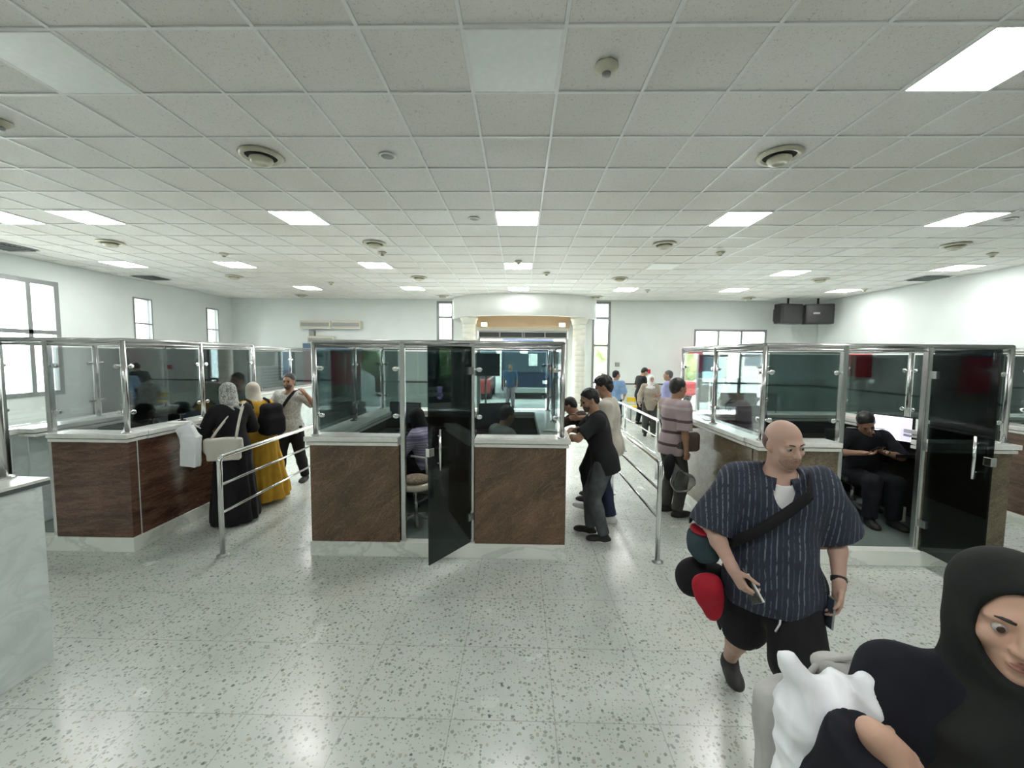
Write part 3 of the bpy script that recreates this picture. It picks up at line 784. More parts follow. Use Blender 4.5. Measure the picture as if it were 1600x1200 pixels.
def person(label, loc, heading, s=1., h=.009, pelvis=(0, 0, .95), lean=0, side=0, twist=0, hd=(0, 0, 0), wr=None, wl=None, polr=(.6, -1, -.2), poll=(-.6, -1, -.2),
           ar=(.11, 0, .08), al=(-.11, 0, .08), kr=(.1, 1, 0), kl=(-.1, 1, 0), fr=-8, fl=8, hand_r=None, hand_l=None, curl=(30, 30), fat=1., fem=False,
           skin='olive', hair='short', hairm='black', beard=False, top=None, bottom=None, shoe=(SHOE, SHOE), gown=None, scarf=None, seated=False, near=False, neckback=0, headk=1.):
    root = empty('person', loc, math.radians(heading), label=label, cat='person'); root.scale = (s, s, s)
    Pv = A3(*pelvis); B = rotm(twist, lean, side); X, Y, Z = B[:, 0], B[:, 1], B[:, 2]
    B0 = rotm(twist*.4, 0, 0)
    sw = (.172 if fem else .186)*(.5+.5*fat); nb = Pv+Z*.515+Y*.0; H = rotm(twist+hd[0], lean*.3+hd[1], hd[2]+side*.3)
    hc = nb+Z*.035+H[:, 2]*.135+H[:, 1]*.022-Y*neckback
    hp = lambda x, y, z: hc+H @ A3(x, y, z)
    sr, sl = Pv+Z*.468+X*sw, Pv+Z*.468-X*sw
    wr = A3(*(wr or (.27, .06, .80))); wl = A3(*(wl or (-.27, .06, .80)))
    if np.linalg.norm(wr) < 0: pass
    er, wr = ik(sr, wr, .29, .255, B @ A3(*polr)); el, wl = ik(sl, wl, .29, .255, B @ A3(*poll))
    hr, hl = Pv+B0 @ A3(.085, 0, -.035), Pv+B0 @ A3(-.085, 0, -.035)
    kr_, ar = ik(hr, ar, .43, .42, kr); kl_, al = ik(hl, al, .43, .42, kl)
    f = fat; af = .9 if fem else 1.; rm = h*.95
    torso = [ell(Pv+Z*.0, (.155*f, .115*f, .13), B, .06), ell(Pv+Z*.16+Y*.01*f, (.140*f, .108*f*(1+.5*(f-1)), .16), B, .08), ell(Pv+Z*.35, (.158*f*.98, .112*f, .17), B, .06),
             cone(Pv+Z*.455-X*.02, sr-Z*.02-X*.02, .065, .062*af, .06), cone(Pv+Z*.455+X*.02, sl-Z*.02+X*.02, .065, .062*af, .06)]
    if fem: torso += [ell(Pv+Z*.33+Y*.075+X*q*.07, (.065, .065, .065), B, .04) for q in (-1, 1)]
    neck = [cone(Pv+Z*.47, hp(0, -.02, -.04), .062*af, .054*af, .04), cone(Pv+Z*.47-X*.06, Pv+Z*.47+X*.06, .055, .055, .05)]
    arm_r = [cone(sr, er, .053*af*f**.5, .040*af, .03), cone(er, er+(wr-er)*.35, .041*af, .039*af, .02), cone(er+(wr-er)*.35, wr, .039*af, .026*af, .02)]
    arm_l = [cone(sl, el, .053*af*f**.5, .040*af, .03), cone(el, el+(wl-el)*.35, .041*af, .039*af, .02), cone(el+(wl-el)*.35, wl, .039*af, .026*af, .02)]
    legs = []
    for a, k_, c in ((hr, kr_, ar), (hl, kl_, al)):
        legs += [cone(a, k_, .088*f**.7, .057, .04), cone(k_, k_+(c-k_)*.35, .055, .058, .03), cone(k_+(c-k_)*.35, c, .058, .038, .02), ell(k_+(c-k_)*.3-A3(0, .018, 0), (.045, .05, .10), None, .03)]
    feet = []; fdirs = []
    for c, yw in ((ar, fr), (al, fl)):
        F_ = rotm(yw)[:, 1]; fdirs.append(F_); feet += [cone(c-A3(0, 0, .03), c+F_*.13-A3(0, 0, .055), .036, .025, .03), cone(c-A3(0, 0, .04)-F_*.03, c-A3(0, 0, .05), .03, .03, .02)]
    D = lambda w, e: unit(w-e)
    hr_ = hand_r or (D(wr, er), -X*.9+Y*.1); hl_ = hand_l or (D(wl, el), X*.9+Y*.1)
    def hside(d, n, want):                       # thumb side: towards 'want'
        return 1 if np.cross(unit(d), unit(np.asarray(n, float)-unit(d)*(np.asarray(n, float)@unit(d))))@want > 0 else -1
    hs = .93 if fem else 1.
    handsp = hand(wr, hr_[0], hr_[1], hside(hr_[0], hr_[1], hr_[2] if len(hr_) > 2 else Y+Z*.2), hs, curl[0], rmin=rm*.9)+hand(wl, hl_[0], hl_[1], hside(hl_[0], hl_[1], hl_[2] if len(hl_) > 2 else Y+Z*.2), hs, curl[1], rmin=rm*.9)
    # head
    fs = headk*(.97 if fem else 1.055)
    def he(c, r, k=.02, R=None): return ell(hp(*[q*fs for q in c]), [q*fs for q in r], H if R is None else H @ R, k)
    def hcn(a, b, r1, r2, k=.01): return cone(hp(*[q*fs for q in a]), hp(*[q*fs for q in b]), r1*fs, r2*fs, k)
    head = [he((0, -.014, .034), (.074, .094, .084)), he((0, .022, -.040), (.057, .066, .072), .04), he((0, .012, -.072), (.050, .052, .036), .03),
            he((0, .062, -.094), (.026, .022, .018), .025), he((0, .076, .024), (.052, .014, .010), .02), hcn((0, .086, .012), (0, .106, -.028), .0075, .012, .014),
            he((.012, .094, -.031), (.008, .009, .007), .008), he((-.012, .094, -.031), (.008, .009, .007), .008),
            he((.040, .062, -.022), (.020, .018, .018), .02), he((-.040, .062, -.022), (.020, .018, .018), .02),
            he((0, .086, -.055), (.024, .010, .006), .007), he((0, .084, -.067), (.021, .010, .0065), .007)]
    for q in (-1, 1):
        head += [he((q*.076, -.006, -.004), (.008, .017, .030), .008, rotm(q*18)), he((q*.070, -.002, -.022), (.012, .012, .016), .01)]
    subs = [he((q*.031, .098, .004), (.019, .012, .012), .014) for q in (-1, 1)]+[he((0, .108, -.0605), (.022, .012, .0012), .003)]
    lids = []
    if h < .0065:
        for q in (-1, 1):
            pts = [(q*.031+math.cos(a)*.0155, .0815+.0085*math.sin(a)-abs(math.cos(a))*.004,   .0040+.0046*math.sin(a)) for a in np.linspace(.15, PI-.15, 7)]
            lids += [hcn(pts[i], pts[i+1], .0034, .0034, .004) for i in range(6)]
            pts = [(q*.031+math.cos(a)*.0150, .081-abs(math.cos(a))*.004, .0030-.0052*math.sin(a)) for a in np.linspace(.15, PI-.15, 7)]
            lids += [hcn(pts[i], pts[i+1], .0028, .0028, .005) for i in range(6)]
    vs = torso+neck+arm_r+arm_l+legs+feet+handsp+head
    if near: 
        b = sdf_obj('body', vs, h, SKIN[skin], root, subs=subs)
    else: b = sdf_obj('body', vs, h, SKIN[skin], root, subs=subs)
    P = dict(root=root, wr=wr, wl=wl, er=er, el=el, sr=sr, sl=sl, Pv=Pv, B=B, H=H, hp=hp, hc=hc, kr=kr_, kl=kl_, ar=ar, al=al, nb=nb, hr_=hr_, hl_=hl_, torso=torso)
    # eyes, brows, lips
    Hm = Matrix(H.tolist())
    for q in (-1, 1):
        e = MB().ell(hp(q*.031*fs, .0775*fs, .004*fs), (.0118*fs,)*3, 18 if near else 12, Hm).build('eye', EYEW if near else IRIS, root)
        if near: MB().ell(hp(q*.031*fs, .0862*fs, .004*fs), (.0068*fs, .0044*fs, .0068*fs), 14, Hm).build('iris', IRIS, e)
        pts = [hp(*[v*fs for v in (q*(.012+.036*t), .0915-.012*t*t-.004*t, .0235+.006*math.sin(t*2.2)-.004*t*t)]) for t in (0, .25, .5, .75, 1)]
        MB().tube(pts, .003, 6, rs=[.0028, .0036, .0032, .0026, .0012]).build('eyebrow', MH['dark' if hairm != 'grey' else 'grey'], root)
    if near:
        for nm, z0, yy, amp in (('upper_lip', -.0555, .0935, 1), ('lower_lip', -.0665, .0925, -1)):
            pts = [hp(*[v*fs for v in (x, yy-.014*(abs(x)/.024)**2*.9, z0+(-.0038*amp*(abs(x)/.024)**2))]) for x in np.linspace(-.0235, .0235, 9)]
            MB().tube(pts, .004, 8, rs=[.001, .003, .0042, .0048, .0044, .0048, .0042, .003, .001]).build(nm, LIP if fem else LIP2, root)
    # hair or scarf
    hm = MH[hairm]; hh = max(h*.8, .005)
    if hair == 'short':
        hs_ = [he((0, -.020, .044), (.081, .099, .086), .02), he((0, -.055, -.01), (.066, .058, .066), .03)]
        sdf_obj('hair', hs_, hh, hm, root, clips=[(hp(0, .052, .052), H @ A3(0, 1, -.75)), (hp(0, -.05, -.072), H @ A3(0, .1, -1))], subs=[he((q*.085, .012, -.022), (.022, .034, .036), .006) for q in (-1, 1)], disp=wrinkle(.0025, 90, 3))
    elif hair == 'thick':
        hs_ = [he((0, -.012, .062), (.085, .102, .084), .02), he((0, .035, .098), (.066, .052, .034), .02), he((0, -.06, 0), (.070, .056, .075), .03)]
        sdf_obj('hair', hs_, hh, hm, root, clips=[(hp(0, .080, .060), H @ A3(0, 1, -.55)), (hp(0, -.05, -.075), H @ A3(0, .1, -1))], subs=[he((q*.09, .014, -.024), (.024, .036, .038), .006) for q in (-1, 1)], disp=wrinkle(.004, 80, 1))
    elif hair == 'bald':
        hs_ = [he((0, -.022, .012), (.0765, .089, .060), .02), he((0, -.055, -.01), (.063, .053, .062), .03)]
        sdf_obj('hair', hs_, min(hh, .005), MH['stub'], root, clips=[(hp(0, .028, 0), H @ A3(0, 1, .1)), (hp(0, -.05, -.068), H @ A3(0, .1, -1))], subs=[he((0, .03, .10), (.12, .105, .062), .01)]+[he((q*.085, .008, -.018), (.026, .03, .034), .006) for q in (-1, 1)])
    if beard:
        bs_ = [he((0, .028, -.058), (.058, .066, .056), .02), he((0, .058, -.092), (.030, .027, .022), .02)]
        sdf_obj('beard', bs_, min(hh, .006), MH['beard'] if beard == 'stub' else MH['beard2'], root, clips=[(hp(0, .08, -.040), H @ A3(0, .35, 1)), (hp(0, -.0, 0), H @ A3(0, -1, 0))], subs=[he((0, .105, -.060), (.026, .024, .011), .006), he((0, .10, -.02), (.028, .03, .022), .006)])
    if scarf:
        sm_ = scarf['mat']; of = scarf.get('face', (.058, .10, .078))
        ps = [he((0, -.014, .032), (.092, .112, .10), .03), he((0, .004, -.05), (.082, .092, .085), .04), cone(hp(0, -.01, -.07), Pv+Z*.47, .085, .11, .06),
              ell(Pv+Z*.43+Y*.03, (.17, .125, .075), B, .06)]
        if scarf.get('cape'): ps += [ell(Pv+Z*.36+Y*.035, (.20, .14, .17), B, .07)]
        wf = wrinkle(.0055, 26, 2); nf = nb+Z*.03
        def dd(x, y, z):
            t = np.clip((nf[2]+.06-z)/.12, 0, 1)
            return wf(x, y, z)*(.25+t)+.004*t*np.sin(70*(z-nf[2])+9*(x-nf[0])+6*np.sin(12*x))
        sdf_obj('hijab', ps, min(h, .007) if near else h*.85, sm_, root, subs=[he((0, .105, -.012), of, .02)], disp=dd)
    # garments
    def sleeves(inf, L, flare=0):
        out = []
        for s0, e0, w0, a in ((sr, er, wr, arm_r), (sl, el, wl, arm_l)):
            if L <= 1: 
                e1 = s0+(e0-s0)*L; out.append(cone(s0, e1, .056+inf, .050+inf+flare, .03))
            else:
                w1 = e0+(w0-e0)*(L-1); out += [cone(s0, e0, .055+inf, .044+inf+flare*.4, .03), cone(e0, w1, .044+inf+flare*.4, .031+inf+flare, .02)]
        return out
    def scut(L):
        if L > 1: return [(e+(w-e)*(L-1)+unit(w-e)*.012, w-e) for e, w in ((er, wr), (el, wl))]
        return [(q0+(e-q0)*L+unit(e-q0)*.02, e-q0) for q0, e in ((sr, er), (sl, el))]
    if top:
        inf = top.get('inf', .014); L = top.get('sleeve', .85); hem = top.get('hem', -.12); fl = top.get('flare', .012)
        ps = grow(torso, inf, .06)+[ell(Pv+Z*(hem*.5)+Y*.005, (.155*f+inf+.012+top.get('wide', 0), .118*f+inf+.014+top.get('wide', 0), abs(hem)*.8+.14), B, .05)]
        if top.get('belly'): ps += [ell(Pv+Z*.12+Y*.05, (.15*f, .11*f, .15), B, .06)]
        sl_ = sleeves(inf, L, fl)
        cl = [] if seated else [(Pv+Z*hem, -Z)]
        if seated: cl = [(Pv-Z*.10, -Z)]
        nk = top.get('neck', .066)
        wfn = wrinkle(top.get('wr', .004), 20, top.get('seed', 1))
        sdf_obj('shirt', ps, max(h, .007) if near else h*1.05, top['mat'], root, pre=(sl_, [cutter(*q) for q in scut(L)]), clips=[*cl] if True else None,
                subs=[cone(Pv+Z*.485+Y*.03, Pv+Z*.60+Y*.06, nk, nk+.02, .01)]+([cone(Pv+Z*.47+Y*.10, Pv+Z*.34+Y*.19, .052, .012, .01)] if top.get('vneck') else []), disp=wfn)
        if top.get('collar'):
            m = MB(); R0 = .066+top.get('collarw', 0)
            pts = []; 
            for k in range(13):
                a = math.radians(-70+k*(320/12)); 
                a = math.radians(110+k*(320/12))
                pts.append((math.cos(a), math.sin(a)))
            vs_, fs_ = [], []
            for i, (cx_, cy_) in enumerate(pts):
                back = (1-cy_)/2
                for rr, zz in ((R0+.008, .475+.02*back), (R0+.004, .515+.015*back), (R0+.030+.012*(1-back), .485+.008*back-.02*(1-back))):
                    vs_.append(Pv+X*cx_*rr*1.05+Y*(cy_*rr+.018)+Z*zz)
            for i in range(12):
                for j in range(2): a0 = i*3+j; fs_.append((a0, a0+3, a0+4, a0+1))
            o = m.add([tuple(v) for v in vs_], fs_, True).build('collar', top.get('collarmat', top['mat']), root)
            so = o.modifiers.new('solid', 'SOLIDIFY'); so.thickness = .004
    if bottom:
        inf = bottom.get('inf', .014); L = bottom.get('len', 1.0); fl = bottom.get('flare', .008); ps = [ell(Pv, (.158*f+.010, .118*f+.010, .11), B0, .05)]
        cut = []; lg = []
        for a, k_, c in ((hr, kr_, ar), (hl, kl_, al)):
            if L <= .5: cut.append((a+(k_-a)*L*2, unit(k_-a)))
            lg.append(cone(a, k_ if L > .5 else a+(k_-a)*L*2, .088*f**.7+inf, (.058 if L > .5 else .07)+inf+fl*(1 if L <= .5 else 0), .05))
            if L > .5:
                lg += grow(legs[:4] if c is ar else legs[4:], inf*.7, .04)
                e_ = k_+(c-k_)*((L-.5)*2*.97); cut.append((e_, unit(c-k_))); lg.append(cone(k_, e_, .060+inf, .044+inf+fl, .03))
        sdf_obj('trousers' if L > .6 else 'shorts', ps, max(h, .007) if near else h*1.05, bottom['mat'], root, clips=[(Pv+Z*.10, Z) if not seated else (Pv+Z*.24, Z)], pre=(lg, [cutter(*q, .09) for q in cut]), disp=wrinkle(.004, 20, 4))
    if gown:
        inf = gown.get('inf', .02); ps = grow(torso, inf, .06)+sleeves(inf, gown.get('sleeve', 1.95), gown.get('cuff', .012))
        zb = gown.get('hem', .03); w0, w1 = gown.get('w', (.15, .24)); cx_, cy_ = (ar+al)[:2]/2
        fc = gown.get('center', (cx_, cy_))
        n_ = 7; 
        for i in range(n_):
            t = i/(n_-1); z = Pv[2]*(1-t)+zb*t; r = w0+(w1-w0)*t**.8
            c = A3(Pv[0]*(1-t)+fc[0]*t, Pv[1]*(1-t)+fc[1]*t, z); ps.append(ell(c, (r*1.08, r*.92, .16), None, .12))
        sdf_obj(gown.get('name', 'abaya'), ps, max(h, .008) if near else h*1.05, gown['mat'], root, clips=[((0, 0, zb), (0, 0, -1))], subs=[cone(Pv+Z*.49+Y*.03, Pv+Z*.60+Y*.06, .06, .08, .01)],
                disp=lambda x, y, z: folds(gown.get('fold', .014), 9, Pv[2]+.05, zb, fc[0], fc[1], 1.3)(x, y, z)+wrinkle(.004, 18, 5)(x, y, z))
    for (c, F_) in ((ar, fdirs[0]), (al, fdirs[1])):
        zb = c[2]-.08
        R_ = np.stack([np.cross(F_, A3(0, 0, 1)), F_, A3(0, 0, 1)], 1)
        sh_ = sdf_obj('shoe', [cone(c+A3(0, 0, -.01), c-A3(0, 0, .03), .050, .048, .02), ell(c+F_*.055-A3(0, 0, .045), (.048, .135, .045), R_, .03), ell(c+F_*.13-A3(0, 0, .055), (.047, .07, .032), R_, .03)], max(h*.9, .006), shoe[0], root,
                clips=[(A3(0, 0, zb+.012), (0, 0, -1)), (c+A3(0, 0, .03), (0, 0, 1))], subs=[cone(c+A3(0, 0, .0), c+A3(0, 0, .09), .036, .04, .005)])
        sdf_obj('sole', [ell(c+F_*.052-A3(0, 0, .045), (.052, .14, .06), R_, .03)], max(h*.9, .007), shoe[1], sh_, clips=[(A3(0, 0, zb+.001), (0, 0, -1)), (A3(0, 0, zb+.02), (0, 0, 1))])
    P['W'] = Matrix.Translation(V(loc)) @ Matrix.Rotation(math.radians(heading), 4, 'Z') @ Matrix.Diagonal((s, s, s, 1))
    return P
def world(P, p): return P['W'] @ V([float(q) for q in p])
def local(loc, heading, s, p):
    return tuple((Matrix.Translation(V(loc)) @ Matrix.Rotation(math.radians(heading), 4, 'Z') @ Matrix.Diagonal((s, s, s, 1))).inverted() @ V(p))

# ------------------------------------------------------------------ people
C = dict(
    black=m_cloth('black_cloth', (.014, .014, .015)), black2=m_cloth('black_jersey', (.018, .019, .02)), navyc=m_cloth('navy_denim', (.03, .04, .075)),
    hijabw=m_cloth('floral_scarf', (.62, .61, .56), pat=(.22, .24, .22), pscale=42), hijabc=m_cloth('cream_scarf', (.62, .58, .48)), mustard=m_cloth('mustard_cloth', (.52, .30, .035)),
    blackhij=m_cloth('black_scarf', (.012, .014, .013)), bluegown=m_cloth('midnight_cloth', (.008, .009, .014)), white_pat=m_cloth('patterned_tee', (.52, .52, .48), pat=(.36, .38, .35), pscale=26),
    creamt=m_cloth('cream_cotton', (.56, .53, .45)), jeans=m_cloth('grey_denim', (.085, .095, .10), var=.3), darkb=m_cloth('dark_brown_cotton', (.03, .02, .016)),
    polo=m_stripe('striped_polo', (.36, .29, .30), [(.06, .035, .045), (.46, .40, .40), (.10, .06, .07)], 6.5, 2, .004, width=.22),
    greyp=m_cloth('grey_trousers', (.07, .07, .065)), blues=m_cloth('light_blue_cotton', (.24, .38, .60)), lilac=m_cloth('lilac_cotton', (.36, .38, .62)),
    beige=m_cloth('beige_cloth', (.38, .34, .27)), blue_out=m_cloth('faded_blue_cotton', (.08, .15, .26)), pinkt=m_cloth('pale_pink_cotton', (.4, .3, .33)),
    shirt=m_stripe('navy_striped_shirt', (.021, .027, .045), [(.13, .16, .20), (.045, .06, .09), (.09, .10, .15)], 42, 0, .006, width=.26, fine=1), officer=m_cloth('uniform_black', (.012, .013, .016)),
    seatshirt=m_stripe('striped_shirt_mauve', (.23, .23, .34), [(.42, .40, .50), (.12, .12, .2)], 30, 2, .004), lightshirt=m_cloth('pale_shirt', (.3, .32, .3)),
    plastic=plain('white_plastic_film', (.80, .83, .85), .35, noise=.03, nscale=8), greybag=m_cloth('grey_canvas', (.42, .42, .40)), tote=m_cloth('cream_leather', (.62, .60, .53), var=.04),
    leather=m_cloth('brown_leather', (.12, .085, .07), .5), teal=m_cloth('dark_teal_nylon', (.035, .06, .07)), redc=m_cloth('red_nylon', (.36, .010, .024), .6), whitec=m_cloth('white_cotton', (.75, .75, .74)),
)
SHGREY = plain('shoe_dark_grey', (.05, .05, .05), .6)
tr_ = dict(mat=C['black'], inf=.012)
S = {}
# bald man walking forward
S['bald'] = person('bald man in navy striped shirt and black shorts walking forward with a phone', (1.30, 2.06, 0), 163, s=.985, h=.006, near=True, pelvis=(0, -.02, .925), lean=2, hd=(22, 9, 4), fat=1.08, headk=.92,
    wr=(.235, .26, 1.03), wl=(-.265, .06, .93), polr=(.6, -1, -.3), poll=(-.6, -1, -.2), ar=(.10, -.40, .14), al=(-.085, .13, .085), kr=(.1, 1, 0), kl=(-.05, 1, 0), fr=4, fl=16,
    hand_r=(A3(-.45, .45, -.75), A3(-.7, -.3, .1), A3(0, .8, .5)), hand_l=(A3(.10, .15, -1), A3(1, .15, .1), A3(0, 1, 0)), curl=(42, 26), skin='pale', hair='bald', hairm='dark', beard='stub',
    top=dict(mat=C['shirt'], inf=.030, sleeve=.92, hem=-.155, flare=.036, collar=True, collarw=.012, neck=.07, wr=.009, belly=True, vneck=True, seed=2, wide=.028), bottom=dict(mat=C['black'], inf=.026, len=.43, flare=.035), shoe=(SHOE, SHOE))
# near woman in black hijab
NL = ((.955, .80, 0), 164, .93)
def dloc(hd_, v): return np.array(Matrix.Rotation(math.radians(-hd_), 3, 'Z') @ V(v))
S['near'] = person('woman in black hijab and black coat, closest at the lower right edge', *NL[:2], s=.93, h=.0055, near=True, pelvis=(0, 0, .95), lean=2, hd=(-20, 1, 3), fem=True, fat=1.04,
    wr=local(*NL, (.645, .70, 1.325)), wl=(-.25, .2, .95), polr=(.10, -.62, -1.2), skin='fair', hair='none', hand_r=(dloc(164, (.70, -.15, -.65)), dloc(164, (-.1, .55, -.7)), dloc(164, (.3, -.2, 1))), curl=(24, 30),
    top=dict(mat=C['bluegown'], inf=.026, sleeve=1.84, hem=-.5, flare=.014, neck=.05, wr=.010, seed=5), bottom=dict(mat=C['black'], inf=.03), scarf=dict(mat=C['blackhij'], cape=True, face=(.062, .12, .090)))
# group at the left booth
S['abaya'] = person('woman in long black abaya and pale floral hijab facing the left booth counter', (-3.36, 4.72, 0), 52, s=.945, h=.010, lean=5, hd=(8, 10, 0), fem=True,
    wr=(.16, .34, 1.12), wl=(-.16, .36, 1.10), fat=.95, hair='none', gown=dict(mat=C['black'], w=(.155, .24), inf=.02, sleeve=1.9), scarf=dict(mat=C['hijabw'], cape=False))
S['mustard'] = person('woman in mustard yellow dress and cream hijab behind the woman in black', (-3.46, 5.42, 0), 60, s=.93, h=.011, lean=16, hd=(0, 10, 0), fem=True,
    wr=(.16, .32, 1.06), wl=(-.2, .3, 1.06), fat=.95, hair='none', gown=dict(name='dress', mat=C['mustard'], w=(.15, .33), inf=.02, sleeve=1.7, fold=.02, hem=.06), scarf=dict(mat=C['hijabc']))
S['cross'] = person('man in patterned white tee with black crossbody strap, standing by the left rail', (-3.50, 6.2, 0), 176, s=.965, h=.011, hd=(8, 2, 0), wr=(.37, .18, 1.02), wl=(-.36, .16, 1.45), poll=(-1, -.2, -1),
    ar=(.13, .12, .08), al=(-.12, -.16, .08), fat=1.06, hair='short', beard='full', top=dict(mat=C['white_pat'], inf=.014, sleeve=.8, hem=-.13), bottom=dict(mat=C['black']), skin='tan')
# three men at the centre booth
S['tee'] = person('bearded man in black tee and grey jeans leaning on the centre booth counter', (.91, 4.42, 0), 72, s=.965, h=.009, pelvis=(0, -.02, .93), lean=13, twist=12, hd=(18, 16, 0),
    wr=(.03, .38, 1.22), wl=(-.16, .42, 1.17), polr=(1, .1, -.6), poll=(-1, .1, -.4), ar=(.10, .14, .08), al=(-.07, -.04, .08), fat=1.06, hair='short', beard='full', hand_r=(A3(-.9, .3, -.3), A3(0, -.3, -1)), hand_l=(A3(.6, .6, -.5), A3(0, -.2, -1)),
    top=dict(mat=C['black2'], inf=.016, sleeve=.75, hem=-.15), bottom=dict(mat=C['jeans'], inf=.010), shoe=(SHOE, SOLEW), skin='olive')
S['cream'] = person('tall man in cream shirt and navy trousers behind the man in black tee', (1.10, 4.98, 0), 66, s=1.0, h=.010, lean=4, hd=(10, 12, 0), wl=(-.29, .0, .84), wr=(.18, .44, 1.20), ar=(.10, .30, .08), al=(-.1, -.06, .08), fat=1.12,
    hair='thick', top=dict(mat=C['creamt'], inf=.02, sleeve=.85, hem=-.14), bottom=dict(mat=C['navyc']), shoe=(SHOEW, SOLEW))
S['third'] = person('man in dark brown shirt and black trousers half hidden at the centre booth counter', (1.00, 5.68, 0), 70, s=.90, h=.011, lean=40, hd=(0, 20, 0), wr=(.12, .52, 1.12), wl=(-.14, .52, 1.12), pelvis=(0, -.10, .92), hair='short',
    top=dict(mat=C['darkb'], sleeve=1.8), bottom=dict(mat=C['black']))
# polo man at the right booth
S['polo'] = person('man in striped mauve polo carrying a clear plastic bag at the right booth', (1.92, 5.16, 0), -74, s=.985, h=.009, lean=3, hd=(0, 6, 0), wr=(.26, .02, .80), wl=(-.16, .36, 1.13), ar=(.09, .04, .08), al=(-.12, .02, .08), fat=1.05,
    hair='short', hand_r=(A3(.02, .1, -1), A3(-1, .1, 0)), top=dict(mat=C['polo'], inf=.022, sleeve=.95, hem=-.15, flare=.02, collar=True, collarmat=C['darkb']), bottom=dict(mat=C['greyp']), skin='tan', curl=(55, 25))
# far group
S['blue'] = person('man in light blue shirt seen from behind near the entrance', (2.42, 10.5, 0), -25, s=.93, h=.014, hd=(-50, 4, 0), wr=(.2, .25, 1.0), wl=(-.2, .25, 1.0), fat=1.0, hair='short', top=dict(mat=C['blues'], inf=.02, sleeve=.9, hem=-.12), bottom=dict(mat=C['black']))
S['blk'] = person('man in black shirt and trousers bending his head near the rear wall', (3.5, 12.05, 0), -82, s=.97, h=.014, hd=(0, 34, 0), lean=4, wr=(.05, .26, 1.33), wl=(-.2, .2, 1.0), fat=1.0, hair='short', top=dict(mat=C['black2'], sleeve=.7), bottom=dict(mat=C['black']), ar=(.11, .12, .08))
S['hij'] = person('woman in white hijab and beige jacket standing by the rear rail', (3.28, 10.4, 0), 168, s=.88, h=.014, fem=True, hd=(20, 4, 0), wr=(.3, .2, .95), wl=(-.12, .2, 1.0), hair='none', top=dict(mat=C['beige'], inf=.03, sleeve=1.9, hem=-.2), bottom=dict(mat=C['greyp'], inf=.03), scarf=dict(mat=C['whitec']), skin='fair')
S['lil'] = person('grey haired man in lilac shirt with folded arms by the rear rail', (3.55, 9.9, 0), 62, s=.95, h=.013, hd=(8, 0, 0), wr=(-.10, .24, 1.12), wl=(.1, .26, 1.10), fat=1.15, hair='short', hairm='grey', top=dict(mat=C['lilac'], inf=.02, sleeve=.9), bottom=dict(mat=C['black']))
S['out'] = person('man in blue tee standing outside the entrance doorway', (-.36, 15.7, 0), 180, s=.96, h=.016, hair='short', top=dict(mat=C['blue_out'], inf=.02), bottom=dict(mat=C['pinkt']))
# seated people inside the booths
def seat_pose(lean=6): return dict(seated=True, pelvis=(0, 0, .50), lean=lean, ar=(.12, .42, .08), al=(-.12, .42, .08), kr=(0, .3, 1), kl=(0, .3, 1))
S['off'] = person('officer in black uniform seated in the right booth looking down at a phone', (4.08, 4.95, ZP), 172, s=.98, h=.009, hd=(-8, 38, 18), wr=(.16, .30, .80), wl=(-.05, .33, .82), polr=(1, -.4, -.3), poll=(-1, -.4, -.3), fat=1.1, hair='short', hairm='black',
    hand_r=(A3(-.7, .6, .1), A3(0, .2, 1)), hand_l=(A3(.7, .6, .1), A3(0, .2, 1)), top=dict(mat=C['officer'], inf=.02, sleeve=.95, collar=True), bottom=dict(mat=C['officer'], inf=.02), **seat_pose(7))
S['cseat'] = person('seated clerk in mauve striped shirt and black scarf inside the centre booth', (-1.10, 5.02, ZP), 72, s=.93, h=.010, hd=(0, 18, 0), fem=True, wr=(.15, .40, .80), wl=(-.15, .40, .80), fat=1.1, hair='none',
    top=dict(mat=C['seatshirt'], inf=.025, sleeve=1.8), bottom=dict(mat=C['black'], inf=.03), scarf=dict(mat=C['blackhij']), **seat_pose(14))
S['cseat2'] = person('clerk seated behind the right glass pane of the centre booth', (-.28, 5.0, ZP), -60, s=.95, h=.011, hd=(0, 15, 0), wr=(.15, .40, .78), wl=(-.15, .40, .78), hair='short', top=dict(mat=C['lightshirt'], inf=.02), bottom=dict(mat=C['black']), **seat_pose(10))
S['lseat'] = person('clerk in black headscarf seated behind the glass of the left booth', (-4.78, 5.0, ZP), -80, s=.95, h=.011, hd=(0, 14, 0), fem=True, wr=(.15, .36, .80), wl=(-.15, .36, .80), hair='none', fat=1.1,
    top=dict(mat=C['black'], inf=.03, sleeve=1.9), bottom=dict(mat=C['black'], inf=.03), scarf=dict(mat=C['blackhij'], cape=True), **seat_pose(7))
# undershirt and cords of the bald man, watch
P = S['bald']; B_, Pv_ = P['B'], P['Pv']
def on(P, x, y, z): return P['Pv']+P['B'] @ A3(x, y, z)
sdf_obj('undershirt', grow(P['torso'], .011, .06), .008, C['whitec'], P['root'], subs=[cone(on(P, 0, .03, .49), on(P, 0, .06, .6), .062, .08, .01)])
for q in (-1, 1):
    MB().tube([on(P, q*.02-.02, .185, -.13), on(P, q*.025-.02, .195, -.17), on(P, q*.03-.01, .192, -.215)], .005, 8).build('drawcord', C['whitec'], P['root'])
w_ = P['wl']; d_ = unit(P['wl']-P['el']); Rw = np.stack([np.cross(d_, A3(0, 1, 0)), A3(0, 1, 0), d_], 1)
MB().lathe([(.031, -.013), (.034, -.010), (.034, .010), (.031, .013)], w_-d_*.03, 20, Matrix([list(map(float, r)) for r in np.stack([unit(np.cross(d_, A3(0, 1, 0))), unit(np.cross(d_, np.cross(d_, A3(0, 1, 0)))), d_], 1)])).build('watch', M['black'], P['root'])
